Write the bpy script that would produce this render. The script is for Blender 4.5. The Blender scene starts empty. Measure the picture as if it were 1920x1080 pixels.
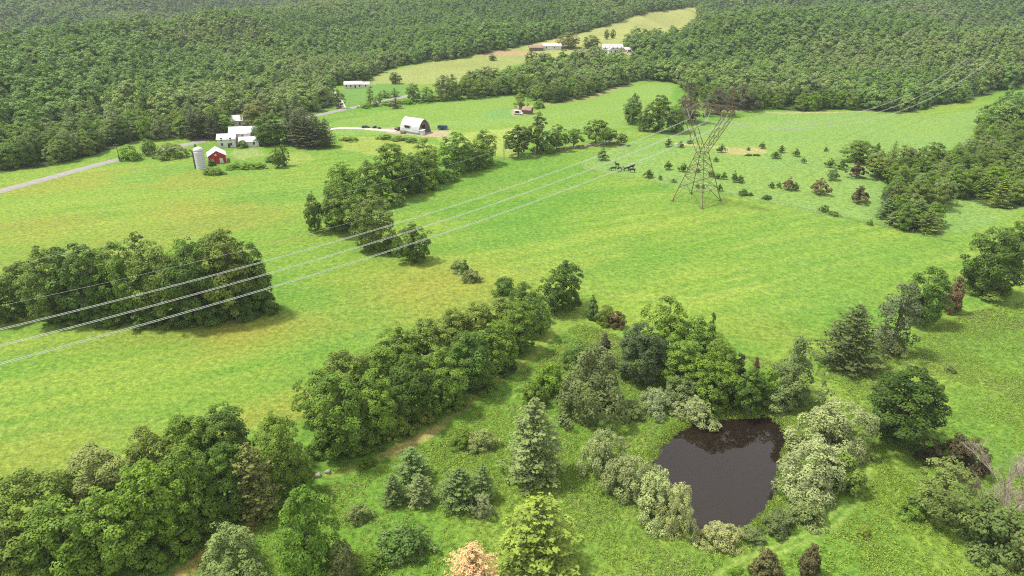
import bpy, math, random
import numpy as np

S = bpy.context.scene
COL = S.collection
R = math.radians
rng = np.random.default_rng(7)
random.seed(7)

# ------------------------------------------------------------------ camera, sky, sun, exposure
CAMZ, PITCH, FPX = 80.0, R(25.0), 1280.0
cam_d = bpy.data.cameras.new("camera")
cam = bpy.data.objects.new("camera", cam_d)
COL.objects.link(cam)
cam.location = (0, 0, CAMZ)
cam.rotation_euler = (R(90) - PITCH, 0, 0)
cam_d.sensor_width = 36.0
cam_d.lens = 36.0 * FPX / 1920.0
cam_d.clip_start = 1.0
cam_d.clip_end = 12000.0
S.camera = cam

SUN_AZ = R(-75)      # from +Y (away from camera) turning left is negative
SUN_EL = R(64)
W = bpy.data.worlds.new("World")
S.world = W
W.use_nodes = True
wn, wl = W.node_tree.nodes, W.node_tree.links
bg = wn["Background"]
sky = wn.new("ShaderNodeTexSky")
sky.sky_type = 'NISHITA'
sky.sun_disc = False
sky.sun_elevation = SUN_EL
sky.sun_rotation = SUN_AZ
sky.dust_density = 3.0
sky.ozone_density = 0.6
# bright broken cloud over the blue
tc = wn.new("ShaderNodeTexCoord")
cn = wn.new("ShaderNodeTexNoise")
cn.inputs["Scale"].default_value = 2.2
cn.inputs["Detail"].default_value = 6
cr = wn.new("ShaderNodeMapRange")
cr.inputs[1].default_value, cr.inputs[2].default_value = 0.30, 0.62
cr.inputs[3].default_value, cr.inputs[4].default_value = 0.45, 0.95
cm = wn.new("ShaderNodeMixRGB")
cm.inputs[2].default_value = (6.2, 5.95, 5.8, 1)
wl.new(tc.outputs["Generated"], cn.inputs["Vector"])
wl.new(cn.outputs["Fac"], cr.inputs[0])
wl.new(cr.outputs[0], cm.inputs[0])
wl.new(sky.outputs[0], cm.inputs[1])
wl.new(cm.outputs[0], bg.inputs["Color"])
bg.inputs["Strength"].default_value = 0.10

sd = bpy.data.lights.new("sun", 'SUN')
sd.energy = 2.6
sd.angle = R(6.0)
sd.color = (1.0, 0.95, 0.86)
sun = bpy.data.objects.new("sun", sd)
COL.objects.link(sun)
sun.location = (-200, 100, 400)
sx, sy, sz = math.sin(SUN_AZ) * math.cos(SUN_EL), math.cos(SUN_AZ) * math.cos(SUN_EL), math.sin(SUN_EL)
from mathutils import Vector, Matrix
sun.rotation_euler = Vector((sx, sy, sz)).to_track_quat('Z', 'Y').to_euler()

S.view_settings.view_transform = 'Standard'
S.view_settings.look = 'None'
S.view_settings.gamma = 1
S.view_settings.use_curve_mapping = False
S.view_settings.exposure = 1.15
try:
    S.cycles.use_denoising = False
    S.cycles.filter_width = 1.1
    S.cycles.max_bounces = 6
    S.cycles.diffuse_bounces = 3
    S.cycles.volume_bounces = 1
    S.cycles.transparent_max_bounces = 8
except Exception:
    pass

# ------------------------------------------------------------------ terrain and projection
def _hash(ix, iy, seed):
    h = (ix.astype(np.int64) * 374761393 + iy.astype(np.int64) * 668265263 + seed * 1442695041) & 0x7fffffff
    h = ((h ^ (h >> 13)) * 1274126177) & 0x7fffffff
    h = (h ^ (h >> 16)) & 0xffff
    return h / 65535.0

def vnoise(x, y, scale, seed=0):
    x = np.asarray(x, float) / scale; y = np.asarray(y, float) / scale
    ix, iy = np.floor(x), np.floor(y)
    fx, fy = x - ix, y - iy
    fx = fx * fx * (3 - 2 * fx); fy = fy * fy * (3 - 2 * fy)
    a = _hash(ix, iy, seed); b = _hash(ix + 1, iy, seed)
    c = _hash(ix, iy + 1, seed); d = _hash(ix + 1, iy + 1, seed)
    return (a * (1 - fx) + b * fx) * (1 - fy) + (c * (1 - fx) + d * fx) * fy

def fbm(x, y, scale, seed=0, octv=4):
    s, a, t = 0, 1, 0
    for k in range(octv):
        s = s + a * vnoise(x, y, scale / 2 ** k, seed + k * 17)
        t += a; a *= 0.5
    return s / t

def sstep(a, b, x):
    t = np.clip((x - a) / (b - a), 0, 1)
    return t * t * (3 - 2 * t)

CP, SP = math.cos(PITCH), math.sin(PITCH)

def project(x, y, z):
    x = np.asarray(x, float); y = np.asarray(y, float); z = np.asarray(z, float) - CAMZ
    d = y * CP - z * SP
    u = y * SP + z * CP
    d = np.where(d < 1e-3, 1e-3, d)
    return 960 + FPX * x / d, 540 - FPX * u / d

POND_PX = [(1222, 868), (1243, 835), (1272, 806), (1310, 790), (1370, 783), (1430, 781), (1462, 792), (1472, 820),
           (1468, 870), (1456, 920), (1440, 960), (1400, 992), (1340, 1003), (1290, 996), (1262, 960), (1240, 920)]
WATER_Z = -0.7

def px_to_plane(px, py, z=0.0):
    dx, dy, dz = (px - 960) / FPX, CP + SP * (540 - py) / FPX, -SP + CP * (540 - py) / FPX
    t = (z - CAMZ) / dz
    return dx * t, dy * t

POND_W = np.array([px_to_plane(x, y, WATER_Z) for x, y in POND_PX])

def inside_poly(x, y, poly):
    x = np.asarray(x, float); y = np.asarray(y, float)
    r = np.zeros(x.shape, bool)
    n = len(poly)
    for i in range(n):
        x0, y0 = poly[i]; x1, y1 = poly[(i + 1) % n]
        c = ((y0 > y) != (y1 > y))
        with np.errstate(divide='ignore', invalid='ignore'):
            xi = (x1 - x0) * (y - y0) / (y1 - y0 + 1e-12) + x0
        r ^= c & (x < xi)
    return r

def poly_dist(x, y, poly, closed=True):
    x = np.asarray(x, float); y = np.asarray(y, float)
    d = np.full(x.shape, 1e9)
    n = len(poly)
    for i in range(n if closed else n - 1):
        x0, y0 = poly[i]; x1, y1 = poly[(i + 1) % n]
        ex, ey = x1 - x0, y1 - y0
        t = np.clip(((x - x0) * ex + (y - y0) * ey) / (ex * ex + ey * ey + 1e-12), 0, 1)
        d = np.minimum(d, np.hypot(x - x0 - t * ex, y - y0 - t * ey))
    return d

def T(x, y):
    x = np.asarray(x, float); y = np.asarray(y, float)
    r = np.hypot(x, y)
    th = np.degrees(np.arctan2(x, np.maximum(y, 1e-3)))
    z = (fbm(x, y, 130, 3, 3) - 0.5) * 2.4 * sstep(60, 220, r)
    # far hills
    left = sstep(-4, -14, th)
    right = sstep(6, 18, th)
    mid = 1 - left - right
    rc = np.interp(th, [-60, -37, -24, -12], [640, 700, 900, 1250])
    zl = 16 * sstep(rc - 330, rc - 60, r) - 72 * sstep(rc, rc + 260, r) + 250 * sstep(rc + 420, rc + 1600, r)
    zm = 14 * sstep(560, 760, r) - 8 * sstep(780, 900, r) + 30 * sstep(880, 1150, r) + 150 * sstep(1250, 2300, r)
    rr = np.interp(th, [4, 14, 24, 40], [720, 800, 900, 760])
    zr = 24 * sstep(rr - 230, rr - 40, r) - 30 * sstep(rr, rr + 150, r) + 190 * sstep(rr + 170, rr + 1300, r)
    z = z + left * zl + mid * zm + right * zr
    amp = sstep(560, 1000, r) * (30 * left + 5 * mid + 28 * right)
    z = z + (fbm(x, y, 260, 11, 3) - 0.5) * 2 * amp + (np.abs(fbm(x, y, 190, 29, 2) - 0.5) * 4 - 0.5) * 0.55 * amp
    # pond basin
    near = (np.abs(x - 30) < 60) & (np.abs(y - 100) < 60)
    if near.any():
        xs, ys = x[near] if x.ndim else x, y[near] if y.ndim else y
        dd = poly_dist(xs, ys, POND_W)
        ins = inside_poly(xs, ys, POND_W)
        sdv = np.where(ins, -dd, dd)
        dz = -0.1 - 1.6 * sstep(2.2, -2.5, sdv)
        dz = dz * sstep(6, 2, sdv)
        if x.ndim:
            z[near] = z[near] + dz
        else:
            z = z + dz
    return z

def at(px, py):
    """ground point seen at a pixel"""
    d = np.array([(px - 960) / FPX, CP + SP * (540 - py) / FPX, -SP + CP * (540 - py) / FPX])
    t = np.concatenate([np.linspace(20, 900, 900), np.linspace(901, 4000, 1500)])
    x, y, z = d[0] * t, d[1] * t, CAMZ + d[2] * t
    h = z - T(x, y)
    k = np.argmax(h < 0)
    if h[k] >= 0:
        k = len(t) - 1
    a, b = t[max(k - 1, 0)], t[k]
    for _ in range(18):
        m = 0.5 * (a + b)
        if CAMZ + d[2] * m - float(T(np.array([d[0] * m]), np.array([d[1] * m]))[0]) < 0: b = m
        else: a = m
    X, Y = d[0] * b, d[1] * b
    return float(X), float(Y), float(T(np.array([X]), np.array([Y]))[0])

def depth_at(p):
    return p[1] * CP - (p[2] - CAMZ) * SP

def height_for(p, ytop):
    """metres of height of a thing standing at p whose top shows at pixel row ytop"""
    k = (540 - ytop) / FPX
    # z' so that u/d = k
    zz = (k * p[1] * CP - p[1] * SP) / (CP + k * SP)
    return zz + CAMZ - p[2]

# ------------------------------------------------------------------ helpers
def link(o, parent=None):
    COL.objects.link(o)
    if parent is not None:
        o.parent = parent
    return o

def tag(o, label=None, cat=None, group=None, kind=None):
    if label: o["label"] = label
    if cat: o["category"] = cat
    if group: o["group"] = group
    if kind: o["kind"] = kind
    return o

def empty(name, loc=(0, 0, 0), rz=0.0, label=None, cat=None, group=None):
    o = bpy.data.objects.new(name, None)
    o.empty_display_size = 0.5
    o.location = loc
    o.rotation_euler = (0, 0, rz)
    link(o)
    return tag(o, label, cat, group)

def np_mesh(name, V, F, mat=None, tint=None, smooth=False):
    """V (n,3); F (m,k) all faces of the same size, or a list of such arrays"""
    me = bpy.data.meshes.new(name)
    Fs = F if isinstance(F, list) else [F]
    Fs = [np.asarray(f, np.int32) for f in Fs if len(f)]
    V = np.asarray(V, np.float32)
    me.vertices.add(len(V))
    me.vertices.foreach_set("co", V.ravel())
    nl = sum(f.size for f in Fs)
    me.loops.add(nl)
    me.loops.foreach_set("vertex_index", np.concatenate([f.ravel() for f in Fs]))
    tot = np.concatenate([np.full(len(f), f.shape[1], np.int32) for f in Fs])
    st = np.concatenate([[0], np.cumsum(tot)[:-1]]).astype(np.int32)
    me.polygons.add(len(tot))
    me.polygons.foreach_set("loop_start", st)
    if tint is not None:
        a = me.attributes.new("tint", 'FLOAT', 'POINT')
        a.data.foreach_set("value", np.asarray(tint, np.float32))
    me.update(calc_edges=True)
    if smooth:
        me.polygons.foreach_set("use_smooth", np.ones(len(tot), bool))
    if mat: me.materials.append(mat)
    return me

class MB:
    """collects boxes, prisms and tubes in one mesh"""
    def __init__(self):
        self.v, self.f = [], []
    def add(self, vs, fs):
        b = len(self.v)
        self.v += [tuple(p) for p in vs]
        self.f += [tuple(b + i for i in q) for q in fs]
        return self
    def box(self, x0, x1, y0, y1, z0, z1):
        return self.add([(x0, y0, z0), (x1, y0, z0), (x1, y1, z0), (x0, y1, z0), (x0, y0, z1), (x1, y0, z1), (x1, y1, z1), (x0, y1, z1)],
                        [(3, 2, 1, 0), (4, 5, 6, 7), (0, 1, 5, 4), (1, 2, 6, 5), (2, 3, 7, 6), (3, 0, 4, 7)])
    def extrude(self, prof, x0, x1):
        """closed (y, z) profile pushed along x"""
        n = len(prof)
        vs = [(x0, y, z) for y, z in prof] + [(x1, y, z) for y, z in prof]
        fs = [(i, (i + 1) % n, n + (i + 1) % n, n + i) for i in range(n)]
        fs += [tuple(reversed(range(n))), tuple(range(n, 2 * n))]
        return self.add(vs, fs)
    def tube(self, p0, p1, r0, r1=None, n=6):
        r1 = r0 if r1 is None else r1
        p0, p1 = Vector(p0), Vector(p1)
        d = (p1 - p0).normalized()
        a = d.orthogonal().normalized(); b = d.cross(a)
        vs = []
        for p, r in ((p0, r0), (p1, r1)):
            for i in range(n):
                t = 2 * math.pi * i / n
                vs.append(p + a * (r * math.cos(t)) + b * (r * math.sin(t)))
        fs = [(i, (i + 1) % n, n + (i + 1) % n, n + i) for i in range(n)]
        fs += [tuple(reversed(range(n))), tuple(range(n, 2 * n))]
        return self.add(vs, fs)
    def lathe(self, prof, n=24, c=(0, 0)):
        """(r, z) profile turned about the z axis"""
        m = len(prof); vs = []
        for r, z in prof:
            for i in range(n):
                t = 2 * math.pi * i / n
                vs.append((c[0] + r * math.cos(t), c[1] + r * math.sin(t), z))
        fs = [(k * n + i, k * n + (i + 1) % n, (k + 1) * n + (i + 1) % n, (k + 1) * n + i) for k in range(m - 1) for i in range(n)]
        fs += [tuple(reversed(range(n))), tuple(range((m - 1) * n, m * n))]
        return self.add(vs, fs)
    def path(self, pts, r, n=5):
        for a, b in zip(pts[:-1], pts[1:]):
            self.tube(a, b, r, r, n)
        return self
    def build(self, name, mat, parent=None, smooth=False):
        me = bpy.data.meshes.new(name)
        me.from_pydata(self.v, [], self.f)
        me.update()
        if smooth:
            for p in me.polygons: p.use_smooth = True
        me.materials.append(mat)
        return link(bpy.data.objects.new(name, me), parent)

# ------------------------------------------------------------------ materials
def new_mat(name):
    m = bpy.data.materials.new(name)
    m.use_nodes = True
    nt = m.node_tree
    nt.nodes.clear()
    out = nt.nodes.new("ShaderNodeOutputMaterial")
    return m, nt, nt.nodes, nt.links, out

def simple(name, col, rough=0.7, metal=0.0, var=0.15, scale=1.5, bump=0.0, spec=0.3):
    m, nt, N, L, out = new_mat(name)
    b = N.new("ShaderNodeBsdfPrincipled")
    tcn = N.new("ShaderNodeTexCoord")
    no = N.new("ShaderNodeTexNoise"); no.inputs["Scale"].default_value = scale; no.inputs["Detail"].default_value = 5
    L.new(tcn.outputs["Object"], no.inputs["Vector"])
    rp = N.new("ShaderNodeValToRGB")
    c = np.array(col)
    rp.color_ramp.elements[0].color = (*np.clip(c * (1 - var), 0, 1), 1); rp.color_ramp.elements[0].position = 0.3
    rp.color_ramp.elements[1].color = (*np.clip(c * (1 + var), 0, 1), 1); rp.color_ramp.elements[1].position = 0.7
    L.new(no.outputs["Fac"], rp.inputs[0])
    L.new(rp.outputs[0], b.inputs["Base Color"])
    b.inputs["Roughness"].default_value = rough
    b.inputs["Metallic"].default_value = metal
    b.inputs["Specular IOR Level"].default_value = spec
    if bump:
        bp = N.new("ShaderNodeBump"); bp.inputs["Strength"].default_value = bump; bp.inputs["Distance"].default_value = 0.05
        L.new(no.outputs["Fac"], bp.inputs["Height"]); L.new(bp.outputs[0], b.inputs["Normal"])
    L.new(b.outputs[0], out.inputs[0])
    return m

def leaf_material(name, use_object_color=True, ramp=None, transl=0.22):
    m, nt, N, L, out = new_mat(name)
    oi = N.new("ShaderNodeObjectInfo")
    at_ = N.new("ShaderNodeAttribute"); at_.attribute_name = "tint"
    if use_object_color:
        base = oi.outputs["Color"]
    else:
        rp = N.new("ShaderNodeValToRGB")
        cr_ = rp.color_ramp
        while len(cr_.elements) > 1: cr_.elements.remove(cr_.elements[-1])
        for i, (p, c) in enumerate(ramp):
            e = cr_.elements[0] if i == 0 else cr_.elements.new(p)
            e.position = p; e.color = (*c, 1)
        ia = N.new("ShaderNodeAttribute"); ia.attribute_type = 'INSTANCER'; ia.attribute_name = "patch"
        am = N.new("ShaderNodeMath"); am.operation = 'MULTIPLY_ADD'; am.inputs[1].default_value = 0.5
        L.new(oi.outputs["Random"], am.inputs[0]); L.new(ia.outputs["Fac"], am.inputs[2])
        L.new(am.outputs[0], rp.inputs[0])
        base = rp.outputs[0]
    # tint 0..1 : darker older leaves to paler, yellower young leaves
    mr = N.new("ShaderNodeMapRange"); mr.inputs[3].default_value = 0.55; mr.inputs[4].default_value = 1.5
    L.new(at_.outputs["Fac"], mr.inputs[0])
    mul = N.new("ShaderNodeVectorMath"); mul.operation = 'SCALE'
    L.new(base, mul.inputs[0]); L.new(mr.outputs[0], mul.inputs["Scale"])
    hs = N.new("ShaderNodeHueSaturation")
    mh = N.new("ShaderNodeMapRange"); mh.inputs[3].default_value = 0.500; mh.inputs[4].default_value = 0.486
    L.new(at_.outputs["Fac"], mh.inputs[0]); L.new(mh.outputs[0], hs.inputs["Hue"])
    L.new(mul.outputs[0], hs.inputs["Color"])
    d = N.new("ShaderNodeBsdfPrincipled"); d.inputs["Roughness"].default_value = 0.55; d.inputs["Specular IOR Level"].default_value = 0.12
    t = N.new("ShaderNodeBsdfTranslucent")
    mx = N.new("ShaderNodeMixShader"); mx.inputs[0].default_value = transl
    L.new(hs.outputs[0], d.inputs["Base Color"]); L.new(hs.outputs[0], t.inputs["Color"])
    L.new(d.outputs[0], mx.inputs[1]); L.new(t.outputs[0], mx.inputs[2])
    L.new(mx.outputs[0], out.inputs[0])
    return m

M_LEAF = leaf_material("leaf")
M_NEEDLE = leaf_material("needle", transl=0.15)
M_FOREST = leaf_material("forest_leaf", False, [
    (0.0, (0.105, 0.200, 0.040)), (0.25, (0.135, 0.255, 0.046)), (0.45, (0.120, 0.230, 0.050)), (0.62, (0.175, 0.290, 0.058)),
    (0.78, (0.165, 0.235, 0.070)), (0.90, (0.215, 0.300, 0.080)), (1.0, (0.120, 0.180, 0.065))])
M_WEED = leaf_material("weed_leaf", False, [
    (0.0, (0.155, 0.275, 0.034)), (0.30, (0.19, 0.30, 0.040)), (0.55, (0.20, 0.305, 0.048)), (0.72, (0.13, 0.245, 0.034)),
    (0.9, (0.22, 0.29, 0.08)), (1.0, (0.25, 0.29, 0.055))])
M_BARK = simple("bark", (0.11, 0.085, 0.065), 0.9, var=0.35, scale=6, bump=0.4)
M_PALEBARK = simple("pale_bark", (0.42, 0.37, 0.31), 0.9, var=0.25, scale=6, bump=0.3)

# ------------------------------------------------------------------ plant meshes
def leaves(C, Nrm, size, rg, aspect=0.7, bend=0.0):
    """one quad per leaf at C facing Nrm"""
    n = len(C)
    Nrm = Nrm / (np.linalg.norm(Nrm, axis=1, keepdims=True) + 1e-9)
    rnd = rg.normal(size=(n, 3))
    U = np.cross(Nrm, rnd); U /= (np.linalg.norm(U, axis=1, keepdims=True) + 1e-9)
    Vv = np.cross(Nrm, U)
    s = size * rg.uniform(0.65, 1.35, (n, 1))
    a, b = U * s * 0.5, Vv * s * 0.5 * aspect
    P = np.stack([C - a, C - b * 1.0, C + a, C + b * 1.0], 1) + 0
    P[:, 1] += Nrm * s * bend; P[:, 3] += Nrm * s * bend
    F = np.arange(4 * n).reshape(n, 4)
    return P.reshape(-1, 3), F

def clump_crown(seed, H, Wd, z0, nclump, nleaf, size, profile, rc=(0.10, 0.17), lumpy=0.25, upward=0.75, flat=0.8, inner=0.15, nn=0.28, cout=0.25, thr=0.12):
    """leaf clumps spread through a crown; profile(t) gives the relative radius at relative height t"""
    rg = np.random.default_rng(seed)
    t = rg.uniform(0.02, 0.98, nclump * 3)
    pr = profile(t)
    keep = rg.uniform(0, 1, len(t)) < (pr / pr.max()) ** 1.0 + 0.08
    t = t[keep][:nclump]; pr = pr[keep][:nclump]
    n = len(t)
    ang = rg.uniform(0, 2 * np.pi, n)
    lob = 1 + lumpy * (np.sin(ang * 2 + rg.uniform(0, 6)) * 0.5 + np.sin(ang * 3 + t * 6 + rg.uniform(0, 6)) * 0.5)
    shell = np.where(rg.uniform(0, 1, n) < inner, rg.uniform(0.1, 0.6, n), rg.uniform(0.66, 1.06, n))
    rr = Wd * 0.5 * pr * lob * shell
    rad = rg.uniform(rc[0], rc[1], n) * Wd * (0.6 + 0.5 * pr)
    rr = np.maximum(rr - rad * 0.55, 0)
    C = np.stack([rr * np.cos(ang), rr * np.sin(ang), z0 + t * (H - z0) - rad * 0.3], 1)
    ctint = rg.uniform(0, 1, n)
    cnt = np.maximum((nleaf * (rad / rad.mean()) ** 2).astype(int), 4)
    idx = np.repeat(np.arange(n), cnt)
    m = len(idx)
    d = rg.normal(size=(m, 3)); d /= np.linalg.norm(d, axis=1, keepdims=True)
    out = C[idx] - np.array([0, 0, z0 + 0.45 * (H - z0)])
    out /= (np.linalg.norm(out, axis=1, keepdims=True) + 1e-9)
    flip = (d * (out + np.array([0, 0, 0.9]))).sum(1) < thr
    d[flip] *= -1
    rs = rg.uniform(0.72, 1.06, m)
    off = d * (rad[idx] * rs)[:, None]
    off[:, 2] *= flat
    P = C[idx] + off
    P[:, 2] = np.maximum(P[:, 2], 0.12)
    Nn = d + cout * out + np.array([0, 0, upward]) + rg.normal(size=(m, 3)) * nn
    V, F = leaves(P, Nn, size, rg)
    lt = np.clip(0.55 * ctint[idx] + 0.45 * rg.uniform(0, 1, m), 0, 1)
    return V, F, np.repeat(lt, 4), C, rad

def tubes_np(segs, n=5):
    """segs: list of (p0, p1, r0, r1)"""
    b = MB()
    for p0, p1, r0, r1 in segs:
        b.tube(p0, p1, r0, r1, n)
    return b

def limbs(C, rad, H, z0, rt, seed, k=10):
    rg = random.Random(seed)
    b = MB()
    top = H * 0.72
    bend = [(rg.uniform(-.25, .25), rg.uniform(-.25, .25), top * i / 4) for i in range(5)]
    bend[0] = (0, 0, -0.4)
    for i in range(4):
        b.tube(bend[i], bend[i + 1], rt * (1 - 0.2 * i), rt * (1 - 0.2 * (i + 1)), 7)
    order = list(range(len(C))); rg.shuffle(order)
    for j in order[:k]:
        c = C[j]
        zs = max(z0 * 0.7, min(c[2] * 0.55, top * 0.9))
        f = zs / top * 4; i = min(int(f), 3); f -= i
        s = [bend[i][q] * (1 - f) + bend[i + 1][q] * f for q in range(3)]
        m = [s[q] * 0.45 + c[q] * 0.55 for q in range(3)]; m[2] -= 0.3
        b.tube(s, m, rt * 0.42, rt * 0.26, 5); b.tube(m, c, rt * 0.26, rt * 0.08, 5)
    return b

class Proto:
    def __init__(self, crown, trunk, H, Wd):
        self.crown, self.trunk, self.H, self.W = crown, trunk, H, Wd

def mesh_of(mb, name, mat):
    me = bpy.data.meshes.new(name)
    me.from_pydata(mb.v, [], mb.f); me.update()
    me.materials.append(mat)
    return me

def round_profile(t):
    return np.sqrt(np.clip(1 - (2 * np.clip(t, 0, 1) ** 0.85 - 1) ** 2, 0.02, 1)) * 0.95 + 0.05
def tall_profile(t):
    return np.clip(0.72 + 0.4 * np.sin(t * 2.6) - 0.85 * t ** 3, 0.1, 1.1)
def cone_profile(t):
    return np.clip(1.05 * (1 - t) ** 0.75, 0.04, 1) * np.clip(0.65 + t * 3, 0, 1)
def dome_profile(t):
    return np.sqrt(np.clip(1 - t ** 2.2, 0.01, 1))
def spread_profile(t):
    return np.clip(0.35 + 1.5 * t - 1.55 * t ** 3.2, 0.15, 1)

def broadleaf(name, seed, H=15., Wd=10., z0=1.0, prof=round_profile, ncl=170, nl=70, size=0.40, rc=(0.065, 0.125), bark=None, **k):
    V, F, t, C, rad = clump_crown(seed, H, Wd, z0, ncl, nl, size, prof, rc, **k)
    cr = np_mesh(name + "_crown", V, F, M_LEAF, t)
    tr = mesh_of(limbs(C, rad, H, z0, 0.024 * H, seed, 12), name + "_trunk", bark or M_BARK)
    return Proto(cr, tr, H, Wd)

def conifer(name, seed, H=15., Wd=9., whorls=17, size=0.40, droop=0.12, per=9, dense=1.5):
    rg = np.random.default_rng(seed)
    P, Nn, ti = [], [], []
    b = MB()
    b.tube((0, 0, -0.4), (0, 0, H * 0.5), 0.02 * H, 0.012 * H, 7)
    b.tube((0, 0, H * 0.5), (0, 0, H * 0.98), 0.012 * H, 0.02, 6)
    for w in range(whorls):
        f = w / (whorls - 1)
        z = H * (0.05 + 0.92 * f ** 0.92)
        Lb = Wd * 0.5 * (1 - f) ** 0.74 * rg.uniform(0.8, 1.1) * (0.75 + 0.25 * min(1, f * 6)) + 0.3
        nb = max(4, int(per * (1 - 0.4 * f)))
        a0 = rg.uniform(0, 6.28)
        for k in range(nb):
            a = a0 + 2 * np.pi * k / nb + rg.normal() * 0.18
            L_ = Lb * rg.uniform(0.72, 1.12)
            d = np.array([np.cos(a), np.sin(a), 0]); s = np.array([-np.sin(a), np.cos(a), 0])
            rise = L_ * rg.uniform(-0.05, 0.16) + f * L_ * 0.4
            m = max(8, int(34 * dense * L_ / 3.0))
            u = rg.uniform(0.12, 1, m) ** 0.8
            wd = L_ * 0.30 * np.sin(np.clip(u, 0, 1) * 2.6 + 0.35) * rg.uniform(-1, 1, m)
            zz = z + rise * u - droop * L_ * (u ** 2) * 1.0 + droop * L_ * 0.9 * u ** 4 - np.abs(wd) * 0.22 + rg.normal(size=m) * 0.07
            q = d * (u * L_)[:, None] + s * wd[:, None]; q[:, 2] = zz
            P.append(q)
            Nn.append(np.array([0, 0, 1.0]) + d * 0.35 + rg.normal(size=(m, 3)) * 0.3)
            bt = rg.uniform(0, 1)
            ti.append(np.clip(0.45 * bt + 0.35 * rg.uniform(0, 1, m) + 0.25 * u, 0, 1))
            if w < whorls * 0.8:
                b.tube((0, 0, z), tuple(d * L_ * 0.7 + np.array([0, 0, z + rise * 0.7 - droop * L_ * 0.4])), 0.0045 * H, 0.012, 4)
    P = np.concatenate(P); Nn = np.concatenate(Nn); ti = np.concatenate(ti)
    P[:, 2] = np.maximum(P[:, 2], 0.1)
    V, F = leaves(P, Nn, size, rg, 0.55)
    return Proto(np_mesh(name + "_crown", V, F, M_NEEDLE, np.repeat(ti, 4)), mesh_of(b, name + "_trunk", M_BARK), H, Wd * 0.80)

def bare_tree(name, seed, H=10., Wd=9., mat=None, leafy=0):
    rg = random.Random(seed)
    b = MB(); tips = []
    def grow(p, d, L_, r, lev):
        q = p + d * L_
        b.tube(p, q, r, r * 0.68, 5 if lev < 2 else 3)
        if lev >= 5:
            tips.append(q); return
        for k in range(3 if lev < 4 else 4):
            nd = (d + Vector((rg.uniform(-1, 1), rg.uniform(-1, 1), rg.uniform(-.35, .75))) * 0.72).normalized()
            grow(q if k < 2 else p + d * L_ * 0.65, nd, L_ * rg.uniform(0.66, 0.84), r * 0.6, lev + 1)
    for k in range(3):
        a = k * 2.1 + 0.4
        grow(Vector((0.12 * math.cos(a), 0.12 * math.sin(a), -0.3)), Vector((0.4 * math.cos(a), 0.4 * math.sin(a), 0.8)).normalized(), H * 0.25, 0.016 * H, 0)
    return b, tips

P_OAK = [broadleaf("oak", 100 + i, z0=0.8) for i in range(4)]
P_MAPLE = [broadleaf("maple", 200 + i, prof=tall_profile, ncl=160, lumpy=0.45) for i in range(4)]
P_LOOSE = [broadleaf("loose_tree", 300 + i, prof=tall_profile, ncl=90, nl=60, rc=(0.07, 0.13), inner=0.35, lumpy=0.45) for i in range(3)]
P_HIGH = [broadleaf("field_tree", 350 + i, H=12, Wd=10, z0=2.6, prof=round_profile, ncl=90, nl=75, size=0.5) for i in range(3)]
P_PINE = [conifer("pine", 400 + i) for i in range(3)]
P_SPRUCE = [conifer("spruce", 450 + i, H=12, Wd=8, whorls=20, per=8, droop=0.2) for i in range(2)]
P_CEDAR = [broadleaf("cedar", 500 + i, H=6, Wd=3.2, z0=0.2, prof=cone_profile, ncl=90, nl=45, size=0.24, rc=(0.09, 0.15), flat=1.2, upward=0.2) for i in range(2)]
P_UMB = [broadleaf("spreading_cedar", 520 + i, H=6, Wd=6.5, z0=1.2, prof=cone_profile, ncl=70, nl=42, size=0.36, rc=(0.07, 0.12), lumpy=0.5, flat=0.55) for i in range(3)]
P_WILLOW = [broadleaf("willow", 600 + i, H=7, Wd=8, z0=0.2, prof=dome_profile, ncl=150, nl=64, size=0.25, rc=(0.05, 0.105), flat=1.15, upward=0.9, lumpy=0.45) for i in range(3)]
P_SHRUB = [broadleaf("shrub", 700 + i, H=4, Wd=5, z0=0.1, prof=dome_profile, ncl=75, nl=62, size=0.26, rc=(0.09, 0.15), lumpy=0.4) for i in range(3)]
P_POPLAR = [broadleaf("poplar", 800, H=18, Wd=6, z0=4.5, prof=tall_profile, ncl=80, nl=60, size=0.5, rc=(0.1, 0.17), inner=0.3, lumpy=0.5)]
PROTO = dict(oak=P_OAK, maple=P_MAPLE, loose=P_LOOSE, high=P_HIGH, pine=P_PINE, spruce=P_SPRUCE, cedar=P_CEDAR, umb=P_UMB,
             willow=P_WILLOW, shrub=P_SHRUB, poplar=P_POPLAR)
KINDNAME = dict(oak="broadleaf_tree", maple="broadleaf_tree", loose="broadleaf_tree", high="broadleaf_tree", pine="pine_tree", spruce="spruce_tree",
                cedar="cedar_tree", umb="cedar_tree", willow="willow_shrub", shrub="shrub", poplar="poplar_tree")
KINDCAT = dict(oak="tree", maple="tree", loose="tree", high="tree", pine="pine", spruce="spruce", cedar="cedar", umb="cedar",
               willow="willow", shrub="shrub", poplar="poplar")
_count = {}

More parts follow.
